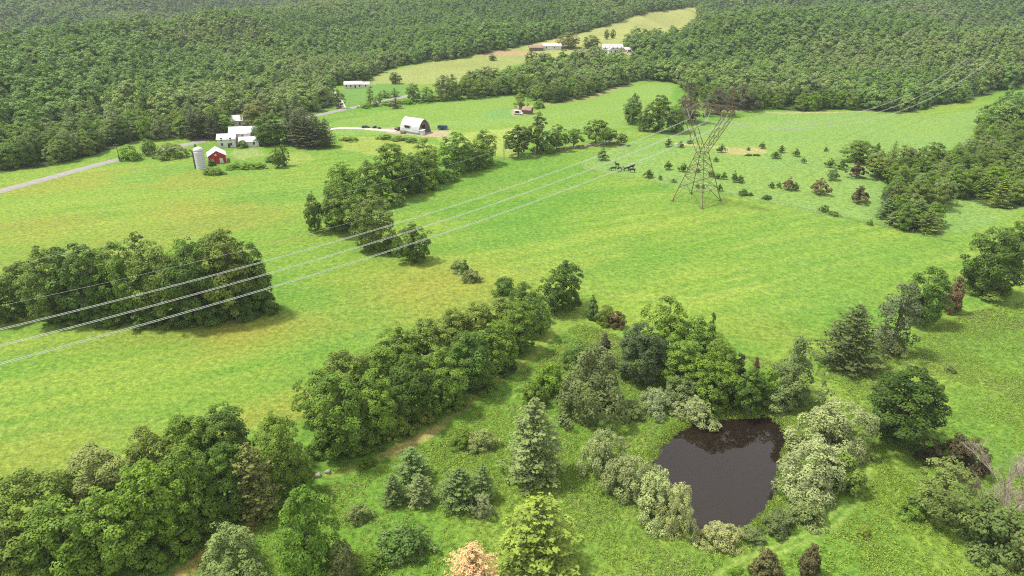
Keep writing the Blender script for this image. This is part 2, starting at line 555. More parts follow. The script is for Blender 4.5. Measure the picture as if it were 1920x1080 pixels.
def plant(kind, p, H, Wd, col, label, group=None, simple_=False, var=None, jit=0.06):
    ps = PROTO[kind]
    i = _count.get(kind, 0); _count[kind] = i + 1
    pr = ps[(i if var is None else var) % len(ps)]
    rz = random.uniform(0, 6.28)
    c = np.array(col) * (1 + np.array([random.uniform(-jit, jit), random.uniform(-jit, jit) * 0.4, random.uniform(-jit, jit)]))
    c = np.clip(c * random.uniform(0.88, 1.14), 0.003, 1)
    sc = (Wd / pr.W, Wd / pr.W * random.uniform(0.92, 1.08), H / pr.H)
    if simple_:
        o = link(bpy.data.objects.new(KINDNAME[kind], pr.crown))
        o.location = p; o.rotation_euler = (0, 0, rz); o.scale = sc; o.color = (*c, 1)
        return tag(o, label, KINDCAT[kind], group)
    e = empty(KINDNAME[kind], p, rz, label, KINDCAT[kind], group)
    e.scale = sc
    o = link(bpy.data.objects.new("crown", pr.crown), e); o.color = (*c, 1)
    link(bpy.data.objects.new("trunk", pr.trunk), e)
    return e

SETBACK = dict(oak=0.30, maple=0.28, loose=0.25, pine=0.34, spruce=0.34, cedar=0.35, willow=0.38, shrub=0.40)

def plant_px(kind, x, yb, yt, wpx, col, label, group=None, **k):
    p = at(x, yb)
    dep = depth_at(p)
    Wd = wpx * dep / FPX * (0.93 if kind in ("oak", "maple") else 1.0)
    if kind not in ('high', 'umb', 'poplar'):
        # the lowest pixels of a crown are its near side: its stem stands a third of its width farther back
        r = math.hypot(p[0], p[1]); f = (r + SETBACK.get(kind, 0.30) * Wd) / r
        X, Y = p[0] * f, p[1] * f
        p = (X, Y, float(T(np.array([X]), np.array([Y]))[0]))
    H = max(height_for(p, yt), 0.4 * Wd * 0.6, 0.4)
    return plant(kind, p, H, Wd, col, label, group, **k)

# colours of leaves (albedo)
DARK = (0.072, 0.140, 0.020); MID = (0.118, 0.212, 0.026); BRIGHT = (0.140, 0.270, 0.026); OLIVE = (0.142, 0.215, 0.036)
PALE = (0.235, 0.285, 0.085); SILVER = (0.255, 0.320, 0.130); YELLOW = (0.180, 0.245, 0.036); BROWN = (0.150, 0.115, 0.048)
BLUE = (0.115, 0.190, 0.050); TAN = (0.56, 0.39, 0.175); GREYGREEN = (0.165, 0.230, 0.070); SPRUCE = (0.078, 0.098, 0.036)

# ------------------------------------------------------------------ where the woods stand (as seen from the camera, tested at their feet)
WOOD_L = [(-900, 520), (-300, 400), (0, 326), (60, 318), (140, 300), (205, 283), (250, 268), (330, 258), (385, 258), (425, 238), (470, 226), (520, 222), (570, 214),
          (612, 204), (640, 196), (612, 186), (622, 168), (650, 152), (692, 148), (700, 142), (730, 129), (790, 118), (850, 112), (900, 101), (950, 92), (1000, 82), (1060, 68),
          (1095, 60), (1150, 45), (1180, 33), (1225, 22), (1310, 13), (1320, -40), (1320, -3000), (-3000, -3000), (-3000, 900)]
WOOD_R = [(1310, 12), (1310, 40), (1300, 60), (1240, 76), (1178, 84), (1172, 92), (1215, 108), (1240, 120), (1150, 124), (1090, 118), (1050, 128), (1000, 140), (920, 158), (840, 170), (822, 178),
          (900, 180), (975, 178), (1000, 188), (1040, 194), (1100, 183), (1150, 163), (1200, 152), (1262, 152), (1290, 176), (1345, 205), (1440, 204), (1520, 208),
          (1620, 206), (1690, 214), (1730, 205), (1800, 192), (1870, 172), (1940, 160), (2400, 140), (4000, 100), (4000, -3000), (1320, -3000), (1320, -40)]
WOOD_E = [(1836, 290), (1826, 262), (1850, 225), (1880, 200), (1925, 190), (2500, 190), (2600, 420), (1930, 385), (1900, 392), (1850, 388), (1800, 372),
          (1770, 400), (1745, 428), (1700, 432), (1668, 420), (1655, 395), (1650, 370), (1660, 345), (1640, 330), (1660, 310), (1700, 312), (1760, 312), (1800, 300)]
SWITCH = 640.0   # metres: farther woods read as one mass

def in_woods(x, y, z):
    px, py = project(x, y, z)
    a = inside_poly(px, py, WOOD_L); b = inside_poly(px, py, WOOD_R); c = inside_poly(px, py, WOOD_E)
    return a, b, c, px, py

# ------------------------------------------------------------------ ground
def build_ground():
    th = np.radians(np.linspace(-72, 72, 860))
    r = np.concatenate([np.linspace(2, 20, 10)[:-1], np.geomspace(20, 4200, 900)])
    TH, RR = np.meshgrid(th, r)
    X, Y = RR * np.sin(TH), RR * np.cos(TH)
    Z = T(X.ravel(), Y.ravel()).reshape(X.shape)
    nr, nc = X.shape
    V = np.stack([X, Y, Z], -1).reshape(-1, 3)
    i = np.arange(nr * nc).reshape(nr, nc)
    F = np.stack([i[:-1, :-1], i[:-1, 1:], i[1:, 1:], i[1:, :-1]], -1).reshape(-1, 4)
    x, y, z = V.T
    px, py = project(x, y, z)
    n1 = fbm(x, y, 14, 41, 3) - 0.5; n2 = fbm(x, y, 14, 57, 3) - 0.5
    dep = np.maximum(y * CP - (z - CAMZ) * SP, 5)
    jx, jy = px + n1 * 12 * FPX / dep * 0.5, py + n2 * 5 * FPX / dep * 0.5
    def zone(poly, soft=0.6):
        m = np.zeros(len(x))
        for ox, oy in ((-1, -.5), (1, -.5), (0, .7), (0.3, 0)):
            m += inside_poly(jx + ox * soft * FPX / dep, jy + oy * soft * FPX / dep * 0.5, poly)
        return m / 4
    def stroke(line, wpx):
        wl_ = np.array([at(a, b)[:2] for a, b in line])
        d = poly_dist(x, y, wl_, False)
        w = wpx * (0.75 + 0.7 * (n1 + 0.5))
        return 1 - sstep(w * 0.5, w * 1.2, d)
    col = np.zeros((len(x), 3))
    big = fbm(x, y, 90, 5, 4); med = fbm(x, y, 26, 23, 4); sm = fbm(x, y, 5, 77, 3)
    c_green = np.array([0.116, 0.215, 0.032]); c_yel = np.array([0.152, 0.235, 0.032]); c_lush = np.array([0.075, 0.190, 0.018])
    c_orng = np.array([0.205, 0.205, 0.034]); c_pale = np.array([0.140, 0.240, 0.060]); c_tan = np.array([0.225, 0.245, 0.078])
    c_dirt = np.array([0.40, 0.26, 0.14]); c_pink = np.array([0.36, 0.27, 0.20])
    def mixc(m, c):
        nonlocal col
        m = np.clip(m, 0, 1)[:, None]
        col = col * (1 - m) + c * m
    col[:] = c_green
    mixc(sstep(0.42, 0.66, big * 0.6 + med * 0.4), c_yel)
    mixc(0.55 * sstep(0.50, 0.36, big), c_lush)
    # streaks left by mowing, bent along the slope
    ang = np.radians(24)
    uu = x * np.cos(ang) + y * np.sin(ang); vv = -x * np.sin(ang) + y * np.cos(ang) + 8 * (big - 0.5)
    st = fbm(uu / 9, vv, 9, 91, 3)
    mixc(0.45 * sstep(0.5, 0.72, st), c_yel)
    mixc(0.30 * sstep(0.46, 0.30, st), c_lush)
    fine = fbm(uu / 16, vv, 2.6, 191, 2)
    mixc(0.40 * sstep(0.52, 0.70, fine) * sstep(0.35, 0.6, big), np.array([0.205, 0.270, 0.040]))
    mixc(0.28 * sstep(0.46, 0.32, fine), c_lush)
    for ln in ([(780, 470), (1000, 520), (1130, 545), (1300, 560), (1420, 530)], [(785, 476), (1000, 528), (1130, 553), (1300, 568), (1428, 537)], [(0, 500), (200, 470), (420, 430), (600, 380)], [(0, 506), (200, 476), (422, 436), (604, 385)],
               [(700, 235), (820, 232), (960, 212)], [(1030, 215), (1130, 190), (1230, 170)], [(1040, 222), (1140, 196), (1240, 176)]):
        mixc(0.50 * stroke(ln, 0.8), np.array([0.20, 0.265, 0.05]))
    # left field: yellower, with rusty patches
    LEFT = zone([(-500, 420), (0, 350), (240, 310), (430, 330), (620, 330), (640, 440), (900, 540), (700, 660), (580, 780), (300, 850), (0, 960), (-900, 1200)])
    mixc(LEFT * 0.35 * sstep(0.45, 0.62, med), c_yel)
    mixc(LEFT * 0.5 * sstep(0.54, 0.70, fbm(uu / 3.2, vv, 20, 131, 4)), c_orng)
    for bx, by, rad, s in ((350, 385, 9, .5), (840, 530, 15, .8), (440, 620, 9, .8), (60, 440, 14, .4), (100, 830, 7, .4), (20, 880, 6, .4), (780, 560, 9, .5), (1450, 620, 9, .3), (600, 610, 7, .4), (830, 600, 7, .5)):
        q = at(bx, by)
        mixc(s * np.exp(-(((x - q[0]) / (rad * 1.7)) ** 2 + ((y - q[1]) / rad) ** 2)) * (0.4 + 1.2 * med), c_orng)
    # pale grazed pasture
    PAST = zone([(1095, 300), (1090, 316), (1140, 326), (1200, 337), (1400, 372), (1530, 398), (1700, 430), (1800, 440), (1960, 380), (1960, 190), (1750, 215), (1450, 208), (1290, 240), (1180, 270)])
    mixc(PAST * (0.75 + 0.25 * med), c_pale)
    mixc(PAST * 0.35 * sstep(0.5, 0.68, med), c_yel)
    mixc(PAST * 0.25 * sstep(0.5, 0.34, med), c_green)
    FLD2 = zone([(600, 235), (760, 200), (960, 178), (1000, 200), (1180, 158), (1260, 152), (1260, 200), (1180, 240), (940, 250), (830, 250), (620, 255)])
    mixc(FLD2 * 0.75, np.array([0.150, 0.240, 0.043]))
    mixc(FLD2 * 0.5 * sstep(0.45, 0.6, fbm(uu / 12, vv, 13, 171, 2)), c_pale)
    mixc(zone([(820, 255), (960, 240), (1010, 258), (960, 300), (840, 282)]) * 0.55, np.array([0.29, 0.33, 0.085]))
    mixc(zone([(640, 255), (740, 258), (830, 275), (740, 300), (640, 280)]) * 0.45, np.array([0.30, 0.31, 0.07]))
    mixc(zone([(905, 210), (950, 198), (965, 214), (950, 222), (905, 224)]) * 0.8, np.array([0.11, 0.225, 0.06]))
    LAWN = zone([(640, 170), (690, 160), (770, 158), (760, 175), (720, 190), (640, 197)])
    mixc(LAWN * 0.9, np.array([0.095, 0.195, 0.040]))
    mixc(zone([(696, 158), (700, 138), (850, 108), (1000, 85), (1010, 110), (900, 142), (830, 158)]), np.array([0.20, 0.235, 0.070]) * (0.85 + 0.3 * med[:, None]))
    mixc(zone([(1000, 110), (980, 82), (1100, 60), (1240, 10), (1320, 8), (1310, 50), (1170, 75), (1120, 100)]), c_tan * (0.8 + 0.4 * med[:, None]))
    # rough meadow round the pond
    MEAD = zone([(1010, 640), (1090, 595), (1180, 640), (1380, 660), (1520, 690), (1700, 670), (2000, 560), (2600, 700), (2600, 2000), (-600, 2000), (200, 1100), (330, 1060), (640, 880)])
    mixc(MEAD * 0.8, np.array([0.100, 0.200, 0.024]))
    mixc(MEAD * 0.6 * sstep(0.46, 0.66, med), np.array([0.165, 0.235, 0.036]))
    mixc(MEAD * 0.4 * sstep(0.48, 0.36, fbm(x, y, 9, 222, 3)), np.array([0.068, 0.155, 0.020]))
    # worn tracks
    mixc(0.6 * stroke([(1040, 625), (985, 680), (930, 715), (880, 755), (800, 815), (700, 865), (620, 890)], 1.1) * (0.35 + med), np.array([0.27, 0.27, 0.065]))
    mixc(0.6 * stroke([(870, 765), (800, 815), (735, 850)], 1.5) * sstep(0.36, 0.55, sm), np.array([0.33, 0.265, 0.10]))
    mixc(0.8 * stroke([(560, 935), (480, 985), (400, 1030), (330, 1085)], 1.5) * (0.3 + med), c_dirt * np.array([0.85, .75, .6]))
    for off in (0.0, 1.0):
        mixc(0.55 * stroke([(1340 + 30 * off, 1080), (1400 + 30 * off, 1045 + 4 * off), (1480 + 22 * off, 1015 + 6 * off), (1540 + 20 * off, 985 + 6 * off), (1590 + 18 * off, 935 + 6 * off), (1612 + 18 * off, 880), (1600 + 20 * off, 830)], 0.45), np.array([0.21, 0.28, 0.065]))
        mixc(0.6 * stroke([(1524 + 14 * off, 725 - 4 * off), (1545 + 12 * off, 742 - 4 * off), (1562 + 10 * off, 768 - 3 * off)], 0.35), np.array([0.24, 0.29, 0.08]))
        mixc(0.35 * stroke([(1060, 690 + 9 * off), (1100, 670 + 8 * off), (960, 740 + 9 * off), (880, 800 + 9 * off)][0:2], 0.5), c_yel)
    # bare ground
    mixc(0.85 * zone([(690, 243), (740, 238), (790, 244), (850, 243), (838, 256), (760, 254)]) * (0.45 + 0.9 * sm), c_pink)
    mixc(0.8 * zone([(955, 206), (975, 200), (995, 200), (1000, 216), (960, 218)]), c_pink * np.array([1.1, 1, .9]))
    mixc(0.6 * zone([(1345, 280), (1370, 274), (1425, 278), (1440, 288), (1380, 291), (1345, 288)]) * (0.4 + med), np.array([0.33, 0.27, 0.12]))
    mixc(0.7 * stroke([(1255, 268), (1300, 272), (1345, 276)], 1.6) * (0.4 + med), np.array([0.40, 0.33, 0.16]))
    mixc(0.8 * stroke([(1005, 286), (1060, 278), (1115, 272), (1160, 268)], 1.3) * (0.4 + sm), c_pink * 0.85)
    mixc(0.8 * stroke([(1020, 196), (1060, 190), (1110, 182), (1150, 168), (1175, 160)], 1.6), c_pink * np.array([0.8, .7, .6]))
    mixc(0.7 * stroke([(1340, 207), (1400, 208), (1460, 212), (1560, 211), (1640, 207)], 1.5) * (0.4 + med), np.array([0.36, 0.30, 0.17]))
    mixc(0.6 * stroke([(1530, 398), (1600, 412), (1700, 432), (1790, 455)], 0.9), np.array([0.045, 0.10, 0.02]))
    mixc(0.35 * stroke([(1090, 316), (1140, 327), (1200, 338), (1300, 352), (1400, 372), (1530, 398)], 1.0), np.array([0.10, 0.19, 0.03]))
    mixc(0.7 * zone([(870, 98), (930, 94), (1000, 96), (990, 103), (900, 104)]), np.array([0.33, 0.20, 0.13]))
    mixc(0.7 * zone([(1000, 85), (1040, 76), (1085, 66), (1080, 84), (1020, 92)]), np.array([0.40, 0.30, 0.16]))
    mixc(0.7 * zone([(1165, 96), (1200, 93), (1190, 104), (1150, 102)]), np.array([0.36, 0.27, 0.2]))
    mixc(0.25 * zone([(430, 285), (480, 278), (500, 290), (450, 300)]), np.array([0.36, 0.33, 0.2]))
    mixc(0.25 * zone([(520, 290), (570, 282), (590, 300), (520, 312)]) * (0.4 + med), np.array([0.38, 0.35, 0.12]))
    # mud and reeds at the pond's edge
    pdn = poly_dist(x, y, POND_W); pin = inside_poly(x, y, POND_W)
    sdv = np.where(pin, -pdn, pdn)
    mixc(sstep(0.9, -0.3, sdv + 1.2 * n1), np.array([0.10, 0.065, 0.04]))
    # forest floor
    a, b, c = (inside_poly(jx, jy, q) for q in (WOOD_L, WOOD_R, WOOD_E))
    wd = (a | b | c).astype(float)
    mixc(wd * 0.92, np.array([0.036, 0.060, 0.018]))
    rough = np.clip(MEAD + 0.35 * PAST, 0, 1)
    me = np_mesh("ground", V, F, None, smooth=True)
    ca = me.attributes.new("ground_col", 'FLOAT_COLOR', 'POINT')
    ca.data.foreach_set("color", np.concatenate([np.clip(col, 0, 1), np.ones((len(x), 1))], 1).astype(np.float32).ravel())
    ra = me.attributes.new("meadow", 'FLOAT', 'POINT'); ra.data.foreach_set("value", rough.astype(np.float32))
    m, nt, N, L, out = new_mat("ground_cover")
    b_ = N.new("ShaderNodeBsdfPrincipled"); b_.inputs["Roughness"].default_value = 0.9; b_.inputs["Specular IOR Level"].default_value = 0.1
    ca_ = N.new("ShaderNodeAttribute"); ca_.attribute_name = "ground_col"
    ma_ = N.new("ShaderNodeAttribute"); ma_.attribute_name = "meadow"
    tcn = N.new("ShaderNodeTexCoord")
    def noise(sc, det, rough_=0.6):
        q = N.new("ShaderNodeTexNoise"); q.inputs["Scale"].default_value = sc; q.inputs["Detail"].default_value = det; q.inputs["Roughness"].default_value = rough_
        L.new(tcn.outputs["Object"], q.inputs["Vector"]); return q
    nf, nm, nc_ = noise(2.4, 4, 0.75), noise(0.8, 5, 0.7), noise(1.1, 4, 0.7)
    def mapr(src, a0, a1, b0, b1):
        q = N.new("ShaderNodeMapRange"); q.inputs[1].default_value, q.inputs[2].default_value, q.inputs[3].default_value, q.inputs[4].default_value = a0, a1, b0, b1
        L.new(src, q.inputs[0]); return q.outputs[0]
    def mul(p, q):
        k = N.new("ShaderNodeMath"); k.operation = 'MULTIPLY'; L.new(p, k.inputs[0]); L.new(q, k.inputs[1]); return k.outputs[0]
    f1 = mapr(nf.outputs["Fac"], 0.3, 0.7, 0.62, 1.38)
    f2 = mapr(nm.outputs["Fac"], 0.32, 0.68, 0.66, 1.34)
    sc = N.new("ShaderNodeVectorMath"); sc.operation = 'SCALE'
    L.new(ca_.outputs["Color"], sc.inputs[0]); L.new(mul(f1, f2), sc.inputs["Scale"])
    # dry straw-coloured blades in tufts
    mx = N.new("ShaderNodeMixRGB"); mx.inputs[2].default_value = (0.29, 0.31, 0.10, 1)
    L.new(mapr(nc_.outputs["Fac"], 0.56, 0.72, 0.0, 0.6), mx.inputs[0]); L.new(sc.outputs[0], mx.inputs[1])
    hs = N.new("ShaderNodeHueSaturation"); L.new(mapr(nm.outputs["Fac"], 0.3, 0.7, 0.512, 0.488), hs.inputs["Hue"]); L.new(mx.outputs[0], hs.inputs["Color"])
    L.new(hs.outputs[0], b_.inputs["Base Color"])
    bp = N.new("ShaderNodeBump"); bp.inputs["Distance"].default_value = 0.35; bp.inputs["Strength"].default_value = 0.6
    L.new(nf.outputs["Fac"], bp.inputs["Height"]); L.new(bp.outputs[0], b_.inputs["Normal"])
    L.new(b_.outputs[0], out.inputs[0])
    me.materials.append(m)
    o = link(bpy.data.objects.new("ground", me))
    tag(o, kind="structure")
build_ground()

# pond water
def build_pond():
    P = POND_W; c = P.mean(0)
    big = c + (P - c) * 1.06
    V = [(p[0], p[1], WATER_Z) for p in big]
    me = bpy.data.meshes.new("pond_water"); me.from_pydata(V, [], [tuple(range(len(V)))]); me.update()
    if me.polygons[0].normal.z < 0: me.flip_normals()
    m, nt, N, L, out = new_mat("pond_water")
    b = N.new("ShaderNodeBsdfPrincipled")
    b.inputs["Base Color"].default_value = (0.014, 0.0095, 0.006, 1); b.inputs["Roughness"].default_value = 0.02; b.inputs["IOR"].default_value = 1.48
    tcn = N.new("ShaderNodeTexCoord"); no = N.new("ShaderNodeTexNoise"); no.inputs["Scale"].default_value = 1.2; no.inputs["Detail"].default_value = 3
    L.new(tcn.outputs["Object"], no.inputs["Vector"])
    bp = N.new("ShaderNodeBump"); bp.inputs["Strength"].default_value = 0.03; bp.inputs["Distance"].default_value = 0.05
    L.new(no.outputs["Fac"], bp.inputs["Height"]); L.new(bp.outputs[0], b.inputs["Normal"])
    L.new(b.outputs[0], out.inputs[0])
    me.materials.append(m)
    tag(link(bpy.data.objects.new("pond_water", me)), kind="structure")
build_pond()

# roads and drives laid on the ground
M_ROAD = simple("road_surface", (0.235, 0.22, 0.215), 0.9, var=0.12, scale=0.4)
M_GRAVEL = simple("gravel_surface", (0.46, 0.42, 0.37), 0.95, var=0.15, scale=0.5)
def strip(name, line, width, mat, dz=0.12):
    P = np.array([at(a, b)[:2] for a, b in line])
    # resample smoothly
    seg = np.hypot(*np.diff(P, axis=0).T); s = np.concatenate([[0], np.cumsum(seg)])
    q = np.arange(0, s[-1], 3.0)
    xs, ys = np.interp(q, s, P[:, 0]), np.interp(q, s, P[:, 1])
    k = np.ones(9) / 9
    if len(xs) > 20:
        xs[4:-4] = np.convolve(xs, k, 'valid'); ys[4:-4] = np.convolve(ys, k, 'valid')
    dx, dy = np.gradient(xs), np.gradient(ys); n = np.hypot(dx, dy); nx, ny = -dy / n, dx / n
    w = width * 0.5
    rows = []
    for o in (-1.25, -1, 0, 1, 1.25):
        X, Y = xs + nx * w * o, ys + ny * w * o
        rows.append(np.stack([X, Y, T(X, Y) + (dz if abs(o) <= 1 else -0.15)], 1))
    V = np.stack(rows, 1).reshape(-1, 3); m = len(xs)
    i = np.arange(m * 5).reshape(m, 5)
    F = np.stack([i[:-1, :-1], i[:-1, 1:], i[1:, 1:], i[1:, :-1]], -1).reshape(-1, 4)
    me = np_mesh(name, V, F, mat)
    o = link(bpy.data.objects.new(name, me)); tag(o, kind="structure"); return o
strip("road", [(-300, 430), (-100, 384), (0, 359), (80, 337), (160, 315), (220, 299), (300, 282), (365, 268), (430, 252), (520, 232), (600, 215), (650, 204), (700, 194), (745, 184), (790, 174)], 5.2, M_ROAD)
strip("driveway", [(610, 243), (640, 240), (680, 241), (720, 244), (745, 246)], 3.2, M_GRAVEL)
strip("driveway", [(643, 205), (636, 190), (628, 178), (622, 170)], 4.5, M_GRAVEL)

# ------------------------------------------------------------------ power line
M_STEEL = simple("galvanised_steel", (0.15, 0.105, 0.075), 0.7, metal=0.2, var=0.25, scale=0.8)
M_WIRE = simple("wire", (0.56, 0.57, 0.55), 0.45, metal=0.2, var=0.05)
M_GLASS = simple("insulator_glass", (0.55, 0.58, 0.56), 0.3, var=0.1)
TW = at(1306, 377)
_q = px_to_plane(0, 658, 22.0)
LINE = (Vector((TW[0], TW[1], 0)) - Vector((_q[0], _q[1], 0))).normalized()
ACR = Vector((LINE.y, -LINE.x, 0))
PH = 7.0
def tower(base, label):
    rz = math.atan2(ACR.y, ACR.x)     # local x = across the line, y = along it
    t = empty("lattice_pylon", base, rz, label, "pylon")
    hb, waist, br, pk = 6.6, 19.0, 34.0, 44.0
    ww = 1.6
    def leg_pt(sx_, sy_, z):
        f = z / waist; h = hb * (1 - f) + ww * f
        return Vector((sx_ * h, sy_ * h, z))
    levels = [0, 5.5, 10, 13.5, 16.5, waist]
    for sx_, sy_ in ((-1, -1), (1, -1), (1, 1), (-1, 1)):
        b = MB()
        b.tube(leg_pt(sx_, sy_, -0.5), leg_pt(sx_, sy_, waist), 0.17, 0.13, 4)
        b.box(leg_pt(sx_, sy_, 0).x - .5, leg_pt(sx_, sy_, 0).x + .5, leg_pt(sx_, sy_, 0).y - .5, leg_pt(sx_, sy_, 0).y + .5, -0.8, 0.25)
        b.build("leg", M_STEEL, t)
    b = MB()
    cs = [(-1, -1), (1, -1), (1, 1), (-1, 1)]
    for k in range(len(levels) - 1):
        z0, z1 = levels[k], levels[k + 1]
        for i in range(4):
            a, c = cs[i], cs[(i + 1) % 4]
            if k == 0:
                m = (leg_pt(*a, z1) + leg_pt(*c, z1)) * 0.5
                b.tube(leg_pt(*a, z0), m, .08, n=4); b.tube(leg_pt(*c, z0), m, .08, n=4)
            else:
                b.tube(leg_pt(*a, z0), leg_pt(*c, z1), .08, n=4); b.tube(leg_pt(*c, z0), leg_pt(*a, z1), .08, n=4)
            b.tube(leg_pt(*a, z1), leg_pt(*c, z1), .08, n=4)
    b.build("body_bracing", M_STEEL, t)
    span = 8.8
    for s in (-1, 1):
        b = MB()
        # a V arm of four rails running from the waist out to the bridge, then up to the peak
        lo_o = [Vector((s * ww, y, waist)) for y in (-ww, ww)]; lo_i = [Vector((s * 0.2, y, waist + 1.2)) for y in (-ww, ww)]
        hi_o = [Vector((s * (span + 1.6), y, br)) for y in (-1.3, 1.3)]; hi_i = [Vector((s * (span - 1.6), y, br)) for y in (-1.3, 1.3)]
        for p, q in zip(lo_o + lo_i, hi_o + hi_i): b.tube(p, q, .12, n=4)
        n = 5
        for k in range(n):
            f0, f1 = k / n, (k + 1) / n
            for j in (0, 1):
                b.tube(lo_o[j].lerp(hi_o[j], f0), lo_i[j].lerp(hi_i[j], f1), .06, n=4)
                b.tube(lo_i[j].lerp(hi_i[j], f1), lo_o[j].lerp(hi_o[j], f1), .075, n=4)
            b.tube(lo_o[0].lerp(hi_o[0], f0), lo_o[1].lerp(hi_o[1], f1), .06, n=4)
            b.tube(lo_i[0].lerp(hi_i[0], f0), lo_i[1].lerp(hi_i[1], f1), .06, n=4)
        b.build("arm", M_STEEL, t)
        b = MB()
        top = Vector((s * (span + 0.8), 0, pk))
        for p in hi_o + hi_i: b.tube(p, top, .12, .07, n=4)
        for f in (0.3, 0.6):
            q = [p.lerp(top, f) for p in (hi_o[0], hi_o[1], hi_i[1], hi_i[0])]
            for i in range(4):
                b.tube(q[i], q[(i + 1) % 4], .07, n=4)
        b.build("peak", M_STEEL, t)
    b = MB()
    E = 10.6
    xs = np.linspace(-E, E, 15)
    def bz(x, top):
        e = max(0, (abs(x) - span) / (E - span))
        return br + (2.4 if top else 0.0) * (1 - e) + 0.2
    for y in (-1.2, 1.2):
        for top in (False, True):
            for a, c in zip(xs[:-1], xs[1:]):
                b.tube((a, y, bz(a, top)), (c, y, bz(c, top)), .12, n=4)
        for i, (a, c) in enumerate(zip(xs[:-1], xs[1:])):
            b.tube((a, y, bz(a, i % 2 == 0)), (c, y, bz(c, i % 2 == 1)), .075, n=4)
    for a in xs:
        b.tube((a, -1.2, bz(a, False)), (a, 1.2, bz(a, False)), .075, n=4); b.tube((a, -1.2, bz(a, True)), (a, 1.2, bz(a, True)), .075, n=4)
    b.build("bridge", M_STEEL, t)
    for x in (-PH, 0.0, PH):
        b = MB()
        for sgn in (-1, 1):
            for k in range(9):
                z0 = br + 0.1 - k * 0.42; xo = x + sgn * (1.3 - 1.2 * k / 8)
                b.lathe([(0.04, z0), (0.2, z0 - 0.06), (0.2, z0 - 0.14), (0.05, z0 - 0.2), (0.04, z0 - .42)], 8, (xo, 0))
        b.build("insulator", M_GLASS, t)
    return t
tower(TW, "brown steel lattice pylon standing on four legs in the pasture, carrying the power line")
def tw_pt(base, x, y, z):
    v = Vector(base) + ACR * x + LINE * y; v.z = base[2] + z; return v
prev_b = Vector(TW) - LINE * 330; prev_b.z = 2.0
_d = Vector(((1836 - 960) / FPX, CP + SP * (540 - 110) / FPX, -SP + CP * (540 - 110) / FPX))
_k = 620 / math.hypot(_d.x, _d.y)
next_b = Vector((_d.x * _k, _d.y * _k, CAMZ + _d.z * _k - 30.3))
print("next pylon foot", next_b, "ground", T(np.array([next_b.x]), np.array([next_b.y])), "line", LINE, "tower", TW)
def span_pts(p, q, sag, n=40):
    out = []
    for i in range(n + 1):
        f = i / n; v = p.lerp(q, f); v.z -= sag * 4 * f * (1 - f); out.append(v)
    return out
names = {-PH: "far", 0.0: "middle", PH: "near"}
for x in (-PH, 0.0, PH):
    t = empty("power_line", tw_pt(TW, x, 0, 30.3), 0, "twin wire power line slung on the pylon, the %s of the three double strands" % {"far": "farthest", "middle": "middle one", "near": "nearest"}[names[x]], "power line", "twin strands of the power line")
    o = Vector(t.location)
    for dx in (-0.28, 0.28):
        b = MB()
        a = tw_pt(prev_b, x + dx, 0, 30.3) - o; m = tw_pt(TW, x + dx, 0, 30.3) - o; c = tw_pt(next_b, x + dx, 0, 30.3) - o
        b.path(span_pts(a, m, 9.5, 60)[:], 0.045, 5); b.path(span_pts(m, c, 17.0, 60), 0.045, 5)
        b.build("wire", M_WIRE, t)
for s, w in ((-1, "far"), (1, "near")):
    b = MB()
    a, m, c = (tw_pt(p, s * 9.6, 0, 44.0) for p in (prev_b, TW, next_b))
    b.path(span_pts(a, m, 13.0, 60), 0.018, 4); b.path(span_pts(m, c, 13.0, 60), 0.018, 4)
    tag(b.build("shield_wire", M_WIRE), "thin single wire strung from the %s peak of the pylon above the twin strands" % ("farther" if s < 0 else "nearer"), "wire", "thin wires along the top of the power line")

# ------------------------------------------------------------------ far woods, one mass
proto_col = bpy.data.collections.new("forest_prototypes")
def proto_obj(name, V, F, t, mat):
    o = bpy.data.objects.new(name, np_mesh(name, V, F, mat, t)); proto_col.objects.link(o); return o
for i in range(5):
    prof = (round_profile, dome_profile, round_profile, tall_profile, dome_profile)[i]
    V, F, t, C, rad = clump_crown(900 + i, 13., 9.2 - (i == 3) * 1.6, 1.5, 60, 46, 0.72, prof, (0.09, 0.17), inner=0.1, cout=0.5, nn=0.2)
    proto_obj("wood_%d" % i, V, F, t, M_FOREST)

for i in range(2):
    V, F, t, C, rad = clump_crown(950 + i, 15., 6.5, 0.8, 60, 30, 0.6, cone_profile, (0.10, 0.17), inner=0.05, cout=0.3, nn=0.3)
    proto_obj("wood_%d" % (5 + i), V, F, t, M_FOREST)

